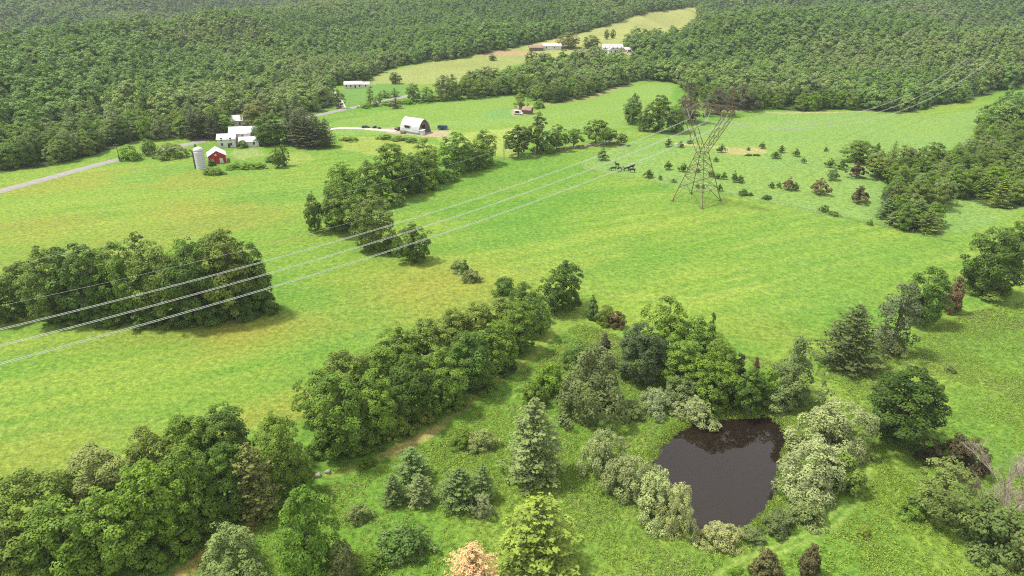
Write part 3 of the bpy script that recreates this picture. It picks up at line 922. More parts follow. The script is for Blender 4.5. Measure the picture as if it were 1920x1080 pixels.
def gn_scatter(name, pts, scl, rz, pick, coll, patch=150.0):
    me = bpy.data.meshes.new(name)
    me.vertices.add(len(pts)); me.vertices.foreach_set("co", np.asarray(pts, np.float32).ravel())
    a = me.attributes.new("scl", 'FLOAT_VECTOR', 'POINT'); a.data.foreach_set("vector", np.asarray(scl, np.float32).ravel())
    e = np.zeros((len(pts), 3), np.float32); e[:, 2] = rz
    a = me.attributes.new("eul", 'FLOAT_VECTOR', 'POINT'); a.data.foreach_set("vector", e.ravel())
    a = me.attributes.new("patch", 'FLOAT', 'POINT'); a.data.foreach_set("value", np.asarray(np.clip(fbm(pts[:, 0], pts[:, 1], patch, 313, 3) * 2.2 - 0.85, 0, 0.5), np.float32))
    a = me.attributes.new("pick", 'INT', 'POINT'); a.data.foreach_set("value", np.asarray(pick, np.int32))
    me.update()
    o = link(bpy.data.objects.new(name, me))
    ng = bpy.data.node_groups.new(name + "_scatter", 'GeometryNodeTree')
    ng.interface.new_socket("Geometry", in_out='INPUT', socket_type='NodeSocketGeometry')
    ng.interface.new_socket("Geometry", in_out='OUTPUT', socket_type='NodeSocketGeometry')
    N, L = ng.nodes, ng.links
    gi, go = N.new("NodeGroupInput"), N.new("NodeGroupOutput")
    ip = N.new("GeometryNodeInstanceOnPoints"); ci = N.new("GeometryNodeCollectionInfo")
    ci.inputs["Collection"].default_value = coll
    ci.inputs["Separate Children"].default_value = True
    ci.inputs["Reset Children"].default_value = True
    ip.inputs["Pick Instance"].default_value = True
    def na(nm, ty):
        q = N.new("GeometryNodeInputNamedAttribute"); q.data_type = ty; q.inputs["Name"].default_value = nm
        return [s for s in q.outputs if s.enabled and s.name == "Attribute"][0]
    er = N.new("FunctionNodeEulerToRotation")
    L.new(na("eul", 'FLOAT_VECTOR'), er.inputs[0])
    L.new(gi.outputs[0], ip.inputs["Points"]); L.new(ci.outputs[0], ip.inputs["Instance"])
    L.new(na("pick", 'INT'), ip.inputs["Instance Index"]); L.new(er.outputs[0], ip.inputs["Rotation"]); L.new(na("scl", 'FLOAT_VECTOR'), ip.inputs["Scale"])
    L.new(ip.outputs[0], go.inputs[0])
    md = o.modifiers.new("scatter", 'NODES'); md.node_group = ng
    return o

def jitter_grid(x0, x1, y0, y1, s, rg, jit=0.38):
    gx, gy = np.meshgrid(np.arange(x0, x1, s), np.arange(y0, y1, s * 0.87))
    gx = gx + (np.arange(gx.shape[0]) % 2)[:, None] * s * 0.5
    x = gx.ravel() + rg.uniform(-jit, jit, gx.size) * s; y = gy.ravel() + rg.uniform(-jit, jit, gx.size) * s
    return x, y

def woods():
    rg = np.random.default_rng(21)
    # nearer and farther grids
    x, y = jitter_grid(-2000, 2000, 150, 2100, 8.0, rg)
    r = np.hypot(x, y)
    keep = (np.abs(x) < y * 1.25 + 60)
    x, y, r = x[keep], y[keep], r[keep]
    thin = rg.uniform(0, 1, len(x)) < np.where(r > 1200, 0.72, 0.93)
    x, y, r = x[thin], y[thin], r[thin]
    z = T(x, y)
    a, b, c, px, py = in_woods(x, y, z)
    seen = (px > -520) & (px < 2440)
    ok = (a | b | c) & seen & (r < 2100)
    x, y, z, r, px, py, a, b, c = (q[ok] for q in (x, y, z, r, px, py, a, b, c))
    return x, y, z, r, px, py, a, b, c
wx, wy, wz, wr, wpx, wpy, wa, wb, wc = woods()
# the nearest trees of each wood stand as trees of their own
rg = np.random.default_rng(5)
edge_ids = []
vis = (wpx > -20) & (wpx < 1945) & (wpy > 60)
for m, n in ((wc & vis, 105), (wa & vis & (wpx < 700), 70), (wb & vis & (wpx < 1320), 60), (wb & vis & (wpx >= 1320), 35)):
    ids = np.where(m)[0]
    ids = ids[np.argsort(wr[ids] if not (m is None) else ids)][:n]
    edge_ids.append(ids)
single = np.zeros(len(wx), bool)
for q in edge_ids: single[q] = True
M_ = ~single
n = M_.sum()
hs = rg.uniform(0.60, 1.25, n) * np.where(rg.uniform(0, 1, n) < 0.06, 1.3, 1.0) * (0.8 + 0.45 * vnoise(wx[M_], wy[M_], 70, 9))
ws = hs * rg.uniform(0.85, 1.25, n) * np.where(wr[M_] > 1200, 1.15, 1.0)
o = gn_scatter("forest", np.stack([wx[M_], wy[M_], wz[M_] - 0.6], 1), np.stack([ws, ws, hs], 1), rg.uniform(0, 6.28, n), np.where(rg.uniform(0, 1, n) < np.clip((vnoise(wx[M_], wy[M_], 110, 71) - 0.55) * 2.2, 0.03, 0.6), rg.integers(5, 7, n), rg.integers(0, 5, n)), proto_col)
tag(o, "far broadleaf forest covering the hillsides behind the farms and fields", "forest", kind="stuff")
print("forest trees", n, "single", single.sum())

WOODLAB = [("mixed olive and green tree in the wood along the right edge of the pasture", "trees of the wood on the right"),
           ("bushy green tree in the roadside wood beyond the grey road on the left", "trees of the roadside wood"),
           ("leafy green tree at the near edge of the wood behind the bright mown field", "trees at the edge of the middle wood"),
           ("dark leafy tree at the foot of the wooded slope beyond the pale pasture", "trees at the foot of the far slope")]
for (lab, grp), ids in zip(WOODLAB, edge_ids):
    for i in ids:
        k = random.random()
        if lab.startswith("mixed"):
            kind = 'pine' if k < 0.25 else ('maple' if k < 0.55 else ('loose' if k < 0.7 else 'oak'))
            col = [OLIVE, MID, DARK, GREYGREEN, OLIVE, BRIGHT][random.randrange(6)]
            H, Wd = random.uniform(8.5, 12.5), random.uniform(7, 10)
        else:
            kind = 'maple' if k < 0.4 else ('loose' if k < 0.55 else 'oak')
            col = [MID, DARK, MID, BRIGHT, OLIVE, GREYGREEN][random.randrange(6)]
            H, Wd = random.uniform(9, 14), random.uniform(7.5, 11)
        plant(kind, (wx[i], wy[i], wz[i] - 0.3), H, Wd, col, lab, grp)

# ------------------------------------------------------------------ trees one by one: kind, x, foot row, top row, width (pixels of the photograph), colour
ORD = ["leftmost", "second from left", "third from left", "fourth from left", "fifth from left", "sixth from left", "seventh from left", "eighth from left", "ninth from left",
       "tenth from left", "eleventh from left", "twelfth from left"]
def row(items, text, group, key=lambda q: q[1]):
    items = sorted(items, key=key)
    for i, it in enumerate(items):
        plant_px(*it, "%s %s" % ("%s broadleaf tree" % {DARK: "dark green", MID: "mid green", OLIVE: "olive green", BRIGHT: "bright green", GREYGREEN: "grey green"}.get(it[5], "green"), text % ORD[i]), group)

row([('maple', 14, 610, 512, 80, DARK), ('maple', 108, 604, 460, 88, OLIVE), ('oak', 178, 608, 458, 110, DARK), ('maple', 250, 606, 450, 90, MID), ('oak', 318, 612, 452, 105, OLIVE),
     ('maple', 382, 612, 445, 95, DARK), ('oak', 440, 604, 432, 110, OLIVE), ('oak', 482, 592, 452, 80, DARK)],
    "%s in front row of copse under the wires", "front row of the copse under the wires")
row([('oak', 60, 580, 490, 80, MID), ('maple', 140, 572, 458, 90, DARK), ('maple', 282, 566, 434, 70, DARK), ('oak', 215, 572, 462, 90, OLIVE), ('maple', 360, 568, 446, 90, BRIGHT), ('oak', 425, 562, 436, 95, DARK)],
    "%s in back row of copse under the wires", "back row of the copse under the wires")
for x, yb, yt, w in ((210, 618, 580, 60), (285, 618, 578, 60), (350, 616, 572, 65), (410, 612, 560, 70), (465, 603, 555, 65), (505, 592, 545, 45), (130, 612, 580, 60)):
    plant_px('shrub', x, yb, yt, w, DARK, "low dark bush at the foot of the copse crossed by the wires", "bushes at the foot of the copse under the wires")
# copse by the hedgerow, upper middle
row([('maple', 592, 437, 358, 38, DARK), ('oak', 645, 440, 338, 88, MID), ('oak', 703, 476, 362, 92, OLIVE), ('maple', 776, 496, 416, 62, DARK)],
    "%s of the big trees at hedgerow's near end", "front trees at the near end of the diagonal hedgerow")
row([('oak', 648, 385, 302, 72, BRIGHT), ('maple', 693, 388, 300, 70, MID), ('oak', 738, 376, 268, 82, MID), ('maple', 800, 350, 258, 72, MID), ('oak', 855, 330, 248, 62, BRIGHT), ('maple', 908, 312, 240, 56, MID), ('maple', 880, 322, 262, 50, DARK), ('oak', 770, 368, 292, 60, DARK)],
    "%s in the diagonal hedgerow up to the wall", "trees of the diagonal hedgerow")
for x, yb, yt, w in ((640, 430, 395, 55), (740, 480, 440, 50), (840, 345, 315, 45), (900, 318, 290, 40), (800, 362, 330, 45), (735, 392, 360, 50)):
    plant_px('shrub', x, yb, yt, w, MID, "low green bush at the foot of the diagonal hedgerow", "bushes along the diagonal hedgerow")
plant_px('high', 972, 292, 235, 56, DARK, "dark wide tree with bare trunk left of the tall slim poplar")
plant_px('poplar', 1008, 288, 204, 30, OLIVE, "tall slim poplar with a leaning open crown above the hedgerow trees")
plant_px('shrub', 1022, 290, 262, 44, MID, "rounded green bush at the foot of the tall slim poplar")
plant_px('high', 1044, 282, 233, 40, MID, "small tree with bare trunk just right of the tall slim poplar")
plant_px('high', 1076, 276, 241, 32, BRIGHT, "smaller bright tree with bare trunk, second to the right of the poplar")
plant_px('high', 1117, 270, 224, 50, MID, "broad low tree where the far wires cross the hedgerow")
plant_px('high', 1142, 269, 240, 30, MID, "small tree on the right flank of the broad low hedgerow tree")
plant_px('high', 1166, 272, 250, 24, OLIVE, "small sparse tree at the right end of the hedgerow trees")
plant_px('umb', 1130, 300, 276, 24, DARK, "lone dark cedar in the grass left of the grazing cattle")
plant_px('maple', 1186, 233, 174, 42, DARK, "tall dark tree standing alone left of the clump behind the pylon")
plant_px('oak', 1206, 247, 207, 30, MID, "small tree in front of the tall dark one left of the pylon")
plant_px('oak', 1234, 250, 178, 52, DARK, "dark round tree, left one of the clump behind the pylon")
plant_px('oak', 1266, 250, 196, 46, MID, "green tree, right one of the clump behind the pylon")
plant_px('loose', 1290, 232, 152, 60, (0.085, 0.085, 0.045), "brownish open crowned tree directly behind the pylon's left peak")
plant_px('loose', 1345, 218, 160, 58, (0.095, 0.085, 0.05), "brownish open crowned tree behind the pylon's right arm")
plant_px('loose', 1392, 208, 158, 50, (0.085, 0.095, 0.045), "olive brown open tree at the wood's edge right of the pylon")

# dense double row in the middle
row([('oak', 645, 866, 705, 125, MID), ('maple', 712, 832, 690, 95, MID), ('oak', 772, 800, 668, 98, DARK), ('maple', 828, 774, 648, 92, MID), ('oak', 883, 744, 622, 92, DARK), ('maple', 933, 708, 598, 86, MID),
     ('oak', 973, 670, 565, 76, MID), ('maple', 1000, 634, 545, 58, DARK)], "%s in track side row of the central hedge", "track side row of the long central hedge")
row([('maple', 612, 800, 692, 90, MID), ('oak', 655, 772, 655, 95, OLIVE), ('oak', 705, 744, 652, 90, MID), ('maple', 755, 715, 606, 84, MID), ('oak', 803, 696, 600, 86, OLIVE), ('maple', 850, 672, 574, 78, OLIVE),
     ('oak', 895, 652, 566, 82, OLIVE), ('maple', 940, 632, 556, 66, OLIVE), ('maple', 982, 608, 528, 62, DARK)], "%s in field side row of the central hedge", "field side row of the long central hedge")
for x, yb, yt, w, c in ((690, 855, 800, 65, MID), (745, 828, 770, 60, OLIVE), (790, 800, 745, 55, YELLOW), (850, 772, 730, 55, MID), (905, 740, 700, 50, MID), (950, 705, 668, 45, DARK), (610, 862, 815, 55, MID)):
    plant_px('shrub', x, yb, yt, w, c, "leafy sapling at the track side foot of the long central hedge" if c is not YELLOW else "yellowish sapling at the track side foot of the long central hedge",
             "saplings at the foot of the long central hedge")
# big copse, bottom left
row([('oak', 50, 1140, 985, 150, OLIVE), ('oak', 150, 1112, 945, 145, MID), ('maple', 232, 1085, 915, 130, MID), ('oak', 308, 1048, 872, 125, BRIGHT), ('maple', 375, 1008, 832, 110, MID), ('oak', 440, 985, 835, 105, DARK), ('maple', 548, 940, 798, 82, MID)],
    "%s in front row of the bottom left copse", "front row of the big copse at bottom left")
row([('oak', 98, 1045, 880, 135, OLIVE), ('oak', 212, 985, 838, 125, PALE), ('maple', 300, 935, 800, 105, OLIVE), ('oak', 370, 908, 780, 105, MID), ('oak', 436, 895, 762, 112, DARK), ('maple', 530, 895, 770, 90, MID)],
    "%s in back row of the bottom left copse", "back row of the big copse at bottom left")
plant_px('spruce', 492, 985, 828, 90, (0.16, 0.20, 0.05), "pale yellowish conifer at the right end of the bottom left copse")
for x, yb, yt, w in ((130, 1130, 1060, 80), (290, 1085, 1030, 75), (360, 1045, 985, 65), (420, 1000, 950, 60), (570, 945, 895, 40), (510, 975, 935, 45)):
    plant_px('shrub', x, yb, yt, w, MID, "low green bush along the track side of the bottom left copse", "bushes along the bottom left copse")
plant_px('oak', 10, 1075, 985, 90, (0.12, 0.15, 0.03), "yellowish green tree cut by the bottom left corner of the picture")
plant_px('maple', 592, 1100, 905, 118, (0.112, 0.225, 0.026), "bright green upright tree standing alone at the bottom, right of the big copse")
plant_px('willow', 445, 1110, 995, 130, (0.17, 0.235, 0.065), "wide grey green shrub at the bottom edge left of the bright upright tree")
plant_px('shrub', 650, 1110, 1015, 70, (0.12, 0.15, 0.05), "olive shrub at the bottom edge right of the bright upright tree")
plant_px('shrub', 675, 985, 945, 42, GREYGREEN, "little grey green bush in the grass right of the bright upright tree's top")
plant_px('shrub', 760, 1065, 985, 95, (0.12, 0.22, 0.05), "loose pale green shrub left of the tan dead conifer")
plant_px('shrub', 690, 1090, 1040, 60, MID, "low green shrub at the bottom edge below the loose pale shrub")
# young pines
plant_px('pine', 776, 912, 838, 66, BLUE, "young blue green pine, topmost of the cluster of young pines")
plant_px('pine', 740, 952, 888, 50, BLUE, "young blue green pine, leftmost of the cluster of young pines")
plant_px('pine', 790, 955, 888, 58, GREYGREEN, "paler young pine in front of the topmost young pine")
plant_px('pine', 862, 962, 876, 84, BLUE, "widest young pine in the middle of the young pine cluster")
plant_px('pine', 906, 945, 868, 50, BLUE, "young pine at the right end of the young pine cluster")
plant_px('willow', 905, 975, 928, 42, SILVER, "small whitish bush at the foot of the rightmost young pine")
plant_px('shrub', 868, 845, 806, 48, MID, "small dark bush between the track and the tall pale pine")
plant_px('willow', 905, 850, 808, 50, PALE, "small pale bush beside the dark one between track and tall pine")
plant_px('shrub', 690, 880, 858, 30, MID, "tiny green bush at the edge of the tan track")
plant_px('pine', 1000, 920, 745, 128, GREYGREEN, "tall pale grey green pine standing left of the pond")
plant_px('pine', 1005, 1105, 930, 160, YELLOW, "yellow green pine at the bottom edge beside the tan dead conifer")
# tan dead conifer
def tan_conifer():
    pr = conifer("tan_conifer", 470, H=10, Wd=8, whorls=18, size=0.26, per=9, droop=-0.05, dense=1.5)
    p = at(888, 1112)
    e = empty("dead_conifer", p, 0.6, "orange tan dead conifer at the bottom edge left of the yellow green pine", "conifer")
    H = height_for(p, 1020); w = 135 * depth_at(p) / FPX
    e.scale = (w / 8, w / 8, H / 10)
    o = link(bpy.data.objects.new("crown", pr.crown), e); o.color = (*TAN, 1)
    link(bpy.data.objects.new("trunk", pr.trunk), e)
tan_conifer()
# trees in the gap and on the meadow's upper edge
plant_px('maple', 1055, 590, 487, 84, DARK, "dark single tree just past the far end of the long central hedge")
plant_px('shrub', 862, 512, 487, 36, GREYGREEN, "little bush left in the trio on the open field edge")
plant_px('cedar', 872, 516, 484, 22, MID, "pointed little cedar in the trio on the open field edge")
plant_px('shrub', 884, 532, 505, 36, GREYGREEN, "rounded little bush right in the trio on the open field edge")
plant_px('shrub', 945, 555, 518, 44, (0.10, 0.19, 0.03), "bright bush behind the far end of the long central hedge")
plant_px('cedar', 1110, 602, 550, 26, BLUE, "slim blue green cedar right of the dark single tree")
plant_px('shrub', 1135, 612, 570, 40, OLIVE, "olive bush beside the slim blue green cedar")
plant_px('shrub', 1155, 618, 582, 34, BROWN, "brown bush at the right of the slim blue green cedar")
plant_px('maple', 1240, 690, 553, 100, MID, "tallest green tree of the mixed thicket above the pond")
plant_px('maple', 1300, 690, 590, 80, MID, "green tree right of the tallest one in the thicket above the pond")
plant_px('cedar', 1326, 680, 578, 30, DARK, "dark spire rising behind the thicket above the pond")
plant_px('oak', 1195, 725, 608, 88, (0.075, 0.125, 0.045), "grey green tree left of the tallest one in the thicket above the pond")
plant_px('cedar', 1130, 700, 622, 44, (0.075, 0.07, 0.04), "dark brownish cedar at the left of the thicket above the pond")
plant_px('willow', 1105, 800, 650, 140, (0.13, 0.165, 0.055), "wide olive shrub with arching boughs left of the thicket above the pond")
plant_px('shrub', 1030, 745, 680, 70, BRIGHT, "bright green shrub left of the wide olive one with arching boughs")
plant_px('shrub', 1080, 690, 640, 60, (0.11, 0.20, 0.03), "bright bush behind the wide olive shrub with arching boughs")
plant_px('shrub', 1000, 770, 715, 50, MID, "dark bush behind the tall pale pine's top")
plant_px('oak', 1275, 740, 640, 90, MID, "leafy tree at the middle of the thicket above the pond")
plant_px('oak', 1340, 745, 640, 90, MID, "leafy tree at the right middle of the thicket above the pond")
plant_px('cedar', 1378, 740, 655, 42, (0.05, 0.06, 0.03), "dark spruce like cedar at the right of the thicket above the pond")
plant_px('cedar', 1406, 745, 665, 36, BROWN, "rusty brown cedar at the right of the thicket above the pond")
plant_px('shrub', 1430, 760, 690, 60, BRIGHT, "bright bush between the rusty cedar and the pale feathery tree")
plant_px('loose', 1478, 765, 632, 105, (0.13, 0.19, 0.055), "pale feathery tree at the far right corner of the pond")
plant_px('maple', 1342, 774, 676, 80, MID, "green small tree on the far bank of the pond")  # bank bush built as a taller tree to add reflection in the water
plant_px('maple', 1400, 776, 690, 74, DARK, "dark small tree on the far bank beside the pale feathery tree")  # also a bush, made tree high so the pond mirrors more dark foliage
plant_px('shrub', 1460, 778, 720, 70, GREYGREEN, "grey green bush overhanging the far right end of the pond")
plant_px('willow', 1280, 765, 705, 85, GREYGREEN, "grey green shrub behind the whitish bushes on the pond's far bank")
plant_px('willow', 1228, 780, 732, 60, SILVER, "whitish bush on the grass above the pond's left corner")
plant_px('willow', 1298, 806, 748, 75, SILVER, "whitish bush hanging over the pond's far left bank")
plant_px('shrub', 1185, 790, 752, 50, GREYGREEN, "grey green bush at the right foot of the wide olive shrub")
# round the pond
plant_px('willow', 1552, 872, 756, 135, SILVER, "big silvery willow on the pond's right bank, the farther of two")
plant_px('willow', 1508, 950, 836, 138, (0.285, 0.345, 0.135), "big silvery willow leaning over the pond's right bank, the nearer of two")
plant_px('shrub', 1570, 930, 850, 80, OLIVE, "olive bush behind the nearer silvery willow")
plant_px('shrub', 1505, 990, 938, 66, GREYGREEN, "grey bush under the nearer silvery willow at the water")
plant_px('shrub', 1452, 1008, 962, 62, (0.12, 0.165, 0.05), "grey reedy bush at the pond's near right corner")
plant_px('shrub', 1408, 1022, 994, 46, (0.12, 0.165, 0.05), "grey reedy bush on the pond's near bank")
plant_px('willow', 1345, 1036, 988, 72, (0.34, 0.38, 0.14), "small pale yellow green bush on the pond's near bank")
plant_px('willow', 1128, 905, 808, 84, (0.24, 0.29, 0.11), "pale shrub at the top of the pale row left of the pond")
plant_px('willow', 1180, 950, 858, 90, (0.25, 0.30, 0.115), "second pale shrub of the row along the pond's left bank")
plant_px('willow', 1225, 985, 885, 100, (0.26, 0.31, 0.115), "third pale shrub of the row along the pond's left bank")
plant_px('willow', 1262, 1008, 905, 75, (0.27, 0.33, 0.12), "lowest pale shrub of the row along the pond's left bank")
# right hand side
plant_px('pine', 1583, 702, 570, 112, (0.085, 0.120, 0.032), "dark layered pine standing at the meadow's upper edge")
plant_px('loose', 1668, 668, 522, 82, (0.10, 0.125, 0.065), "thin grey green tree with visible stem right of the dark layered pine")
plant_px('shrub', 1660, 668, 625, 60, PALE, "pale bush at the foot of the thin grey green tree")
plant_px('oak', 1722, 614, 502, 80, (0.085, 0.165, 0.022), "round bright green tree left of the rusty brown cedar")
plant_px('cedar', 1780, 590, 512, 46, (0.150, 0.100, 0.052), "rusty brown dead cedar between two green trees on the right")
plant_px('oak', 1845, 562, 424, 104, DARK, "big dark tree right of the rusty brown dead cedar")
plant_px('maple', 1895, 520, 395, 70, DARK, "dark tree at the right edge of the picture behind the big dark one")
plant_px('shrub', 1840, 560, 510, 90, OLIVE, "olive bush at the foot of the big dark tree on the right")
plant_px('shrub', 1890, 520, 480, 50, MID, "green bush at the right foot of the big dark tree")
plant_px('oak', 1675, 848, 695, 150, (0.046, 0.095, 0.014), "broad dark tree standing alone on the grass right of the pond")
plant_px('shrub', 1798, 892, 818, 76, (0.085, 0.075, 0.035), "brownish round bush right of the broad lone dark tree")
plant_px('shrub', 1735, 868, 825, 52, (0.075, 0.07, 0.03), "small brownish bush at the right foot of the broad lone dark tree")
plant_px('loose', 1752, 985, 862, 112, (0.13, 0.195, 0.05), "grey green small tree with a pale stem below the brownish bush")
plant_px('shrub', 1705, 975, 935, 52, MID, "green bush at the left foot of the pale stemmed small tree")
plant_px('shrub', 1845, 1050, 945, 120, (0.12, 0.18, 0.045), "wide green shrub at the bottom right below the bare grey tree")
plant_px('shrub', 1905, 1075, 985, 90, (0.13, 0.18, 0.05), "green shrub cut by the right edge below the bare grey tree")
plant_px('cedar', 1430, 1095, 1028, 62, (0.135, 0.125, 0.045), "brown tinged small cedar at the bottom edge, left one of the pair")
plant_px('cedar', 1512, 1085, 1015, 52, (0.115, 0.110, 0.042), "brown tinged small cedar at the bottom edge, right one of the pair")
plant_px('shrub', 1380, 1100, 1062, 34, BRIGHT, "bright green weed clump beside the pair of brown tinged cedars")
plant_px('shrub', 1618, 1010, 985, 24, YELLOW, "tiny yellow tinged sapling in the meadow beside the wheel tracks")
plant_px('shrub', 1780, 700, 685, 22, GREYGREEN, "tiny bush alone in the grass right of the dark layered pine")
# bare grey trees at the right edge
M_TWIG = simple("grey_twig", (0.33, 0.27, 0.23), 0.9, var=0.2, scale=3)
bb, tips = bare_tree("bare_tree", 61)
bare_me = mesh_of(bb, "bare_branches", M_TWIG)
for x, yb, yt, w, lab in ((1895, 965, 812, 150, "leafless grey brown tree at the right edge of the picture"), (1860, 985, 890, 95, "leafless pale grey bush in front of the bare grey brown tree")):
    p = at(x, yb); e = link(bpy.data.objects.new("bare_tree", bare_me)); e.location = p; e.rotation_euler = (0, 0, x)
    H = height_for(p, yt); e.scale = (w * depth_at(p) / FPX / 9.0, w * depth_at(p) / FPX / 9.0, H / 9.5)
    tag(e, lab, "tree")

# ------------------------------------------------------------------ trees round the farms and in the pasture
plant_px('shrub', 246, 303, 270, 44, BRIGHT, "bright round bush beside the grey road, left of the silo")
plant_px('shrub', 282, 292, 258, 34, MID, "green round tree right of the bright round bush by the road")
plant_px('shrub', 323, 300, 268, 54, OLIVE, "wide olive round bush between road and silo")
plant_px('cedar', 369, 290, 268, 14, DARK, "dark narrow bush just behind the white silo")
plant_px('oak', 508, 274, 211, 66, (0.078, 0.155, 0.02), "big round green tree right of the white farmhouse")
plant_px('oak', 497, 274, 243, 34, (0.09, 0.17, 0.022), "smaller round green tree in front of the big round one by the farmhouse")
plant_px('shrub', 456, 278, 262, 24, MID, "green bush in front of the white farmhouse")
for i, (x, yb, yt, w) in enumerate(((545, 268, 205, 44), (560, 275, 208, 46), (578, 279, 212, 48), (598, 280, 216, 46), (614, 278, 220, 34), (590, 272, 209, 44), (570, 268, 205, 44))):
    plant_px('spruce', x, yb, yt, w, SPRUCE, "dark brownish spruce in the dense clump right of the farmhouse trees", "spruces right of the farmhouse")
for i, (x, yb, yt, w) in enumerate(((368, 264, 202, 38), (402, 263, 210, 36), (386, 258, 203, 38))):
    plant_px('spruce', x, yb, yt, w, SPRUCE, "dark brownish spruce left behind the white farmhouse", "spruces behind the farmhouse")
plant_px('oak', 482, 242, 188, 56, (0.15, 0.17, 0.04), "yellowish crowned tree behind the white farmhouse")
plant_px('loose', 560, 240, 172, 50, (0.13, 0.17, 0.06), "pale loose tree behind the dark spruce clump")
plant_px('oak', 425, 250, 215, 34, BRIGHT, "bright green tree behind the left part of the farmhouse")
plant_px('maple', 522, 316, 274, 22, MID, "narrow green tree alone in the field below the farmhouse")
plant_px('maple', 534, 312, 268, 20, MID, "small green tree touching the narrow one below the farmhouse")
plant_px('shrub', 402, 330, 314, 36, MID, "low green bush in front of the red barn")
plant_px('shrub', 398, 312, 298, 16, DARK, "dark bush between silo and red barn")
plant_px('shrub', 512, 306, 292, 28, (0.09, 0.19, 0.03), "low bright hedge in the rough grass right of the red barn", simple_=True)
for x in (440, 462, 485):
    plant_px('shrub', x, 318, 304, 30, BRIGHT, "low weedy bush in the rough strip right of the red barn", "weedy bushes right of the red barn", simple_=True)
plant_px('shrub', 655, 266, 258, 30, MID, "low green mound of brush left of the arched barn", simple_=True)
for x in (722, 748, 770):
    plant_px('shrub', x, 263 + (x - 722) * .1, 252 + (x - 722) * .1, 28, MID, "low brush along the lower edge of the barn yard", "brush below the barn yard", simple_=True)
plant_px('oak', 742, 158, 135, 24, DARK, "small dark round tree alone on the lawn of the far field")
plant_px('maple', 636, 204, 166, 22, DARK, "dark tree at the road side below the ranch house")
plant_px('oak', 682, 152, 122, 30, MID, "green tree right above the ranch house")
for x, yb, yt, w in ((695, 197, 160, 16), (722, 184, 168, 20), (740, 182, 165, 18), (713, 193, 172, 12), (706, 200, 178, 14)):
    plant_px('loose', x, yb, yt, w, MID, "slim young tree beside the road below the lawn", "slim young trees beside the road below the lawn")
plant_px('oak', 776, 192, 155, 28, BRIGHT, "bright green round tree at the road end left of the middle wood")
plant_px('loose', 742, 204, 182, 20, (0.10, 0.07, 0.045), "reddish brown bush by the road below the bright round tree")
for x, yb, yt, w in ((800, 192, 160, 26), (830, 190, 140, 36), (850, 188, 138, 36), (880, 186, 142, 34), (905, 184, 140, 40)):
    plant_px('loose', x, yb, yt, w, GREYGREEN if x < 840 else OLIVE, "greyish open tree at the left end of the middle wood", "greyish trees at the left end of the middle wood")
for x in (690, 730, 760, 790, 820, 850):
    plant_px('shrub', x, 203 - (x - 690) * 0.09, 192 - (x - 690) * 0.1, 34, BRIGHT, "low bright shrub in the strip between road and mown field", "low shrubs between road and mown field", simple_=True)
plant_px('loose', 975, 206, 160, 30, OLIVE, "tall thin olive tree beside the little ruined shed")
plant_px('shrub', 1010, 204, 186, 24, BRIGHT, "bright green bush behind the little ruined shed")
for x, yb, yt, w, lab in ((863, 108, 84, 40, "wide dark tree at the upper edge of the tan field"), (923, 114, 101, 14, "small dark round tree alone in the tan field"),
                          (1137, 74, 53, 10, "dark narrow evergreen on the hill field, left of two"), (1149, 72, 53, 10, "dark narrow evergreen on the hill field, right of two"),
                          (1065, 92, 60, 44, "pale yellow green tree beside the hill top house"), (1108, 92, 66, 36, "round green tree left of the hill top house"),
                          (996, 120, 92, 20, "dark narrow tree below the pinkish hill farm"), (1020, 116, 98, 28, "green tree below the pinkish hill farm")):
    plant_px('oak' if w > 20 else 'maple', x, yb, yt, w, DARK if 'dark' in lab else (YELLOW if 'pale' in lab else MID), lab)

PC = [  # pasture cedars: x, foot row, height, width, where
    (1253, 275, 18, 15, "at the left end of the far dirt bank"), (1276, 276, 13, 14, "second along the far dirt bank"), (1292, 269, 10, 12, "behind the pylon's waist"),
    (1352, 286, 17, 15, "right of pylon's waist at the tan dirt"), (1403, 282, 7, 8, "tiny, above the tan dirt's right end"),
    (1252, 318, 18, 15, "alone, left of the pylon at half its height"), (1281, 322, 18, 16, "just behind the pylon's left leg"), (1216, 333, 17, 20, "at the fence line nearest the cattle"),
    (1238, 337, 10, 9, "second from the cattle on the fence line"), (1263, 342, 8, 10, "small, at the fence line left of the pylon foot"),
    (1309, 323, 9, 9, "seen through the pylon's middle"), (1335, 331, 14, 15, "first of the row right of the pylon's body"), (1346, 335, 11, 13, "second of the row right of the pylon's body"),
    (1357, 336, 15, 12, "third of the row right of the pylon's body"), (1376, 341, 23, 14, "tall thin one right of the pylon"), (1388, 342, 15, 16, "rounder neighbour of the tall thin one"),
    (1342, 303, 10, 10, "small, right of the pylon above its leg"), (1308, 352, 9, 9, "small, between the pylon's legs, left"), (1318, 353, 9, 9, "small, between the pylon's legs, right"),
    (1349, 358, 15, 12, "at the pylon's right leg on the fence line"), (1429, 278, 12, 13, "farthest back, above the right end of the dirt strip"), (1465, 286, 15, 14, "upper one of the far touching pair"),
    (1454, 297, 15, 18, "lower one of the far touching pair"), (1492, 293, 16, 15, "round one right of the touching pair"), (1506, 306, 13, 9, "narrow one below the round one in the far pasture"),
    (1548, 284, 9, 8, "tiny, far back towards the right wood"), (1446, 352, 12, 12, "flat topped, left of the narrow post like one"), (1460, 352, 13, 9, "narrow and post like, in the open pasture"),
    (1491, 357, 16, 14, "small, touching the right side of a bigger one")]
for x, yb, h, w, wh in PC:
    plant_px('umb', x, yb, yb - h, w * 1.15, DARK, "small dark cedar in the pasture, %s" % wh, "small cedars scattered over the pasture")
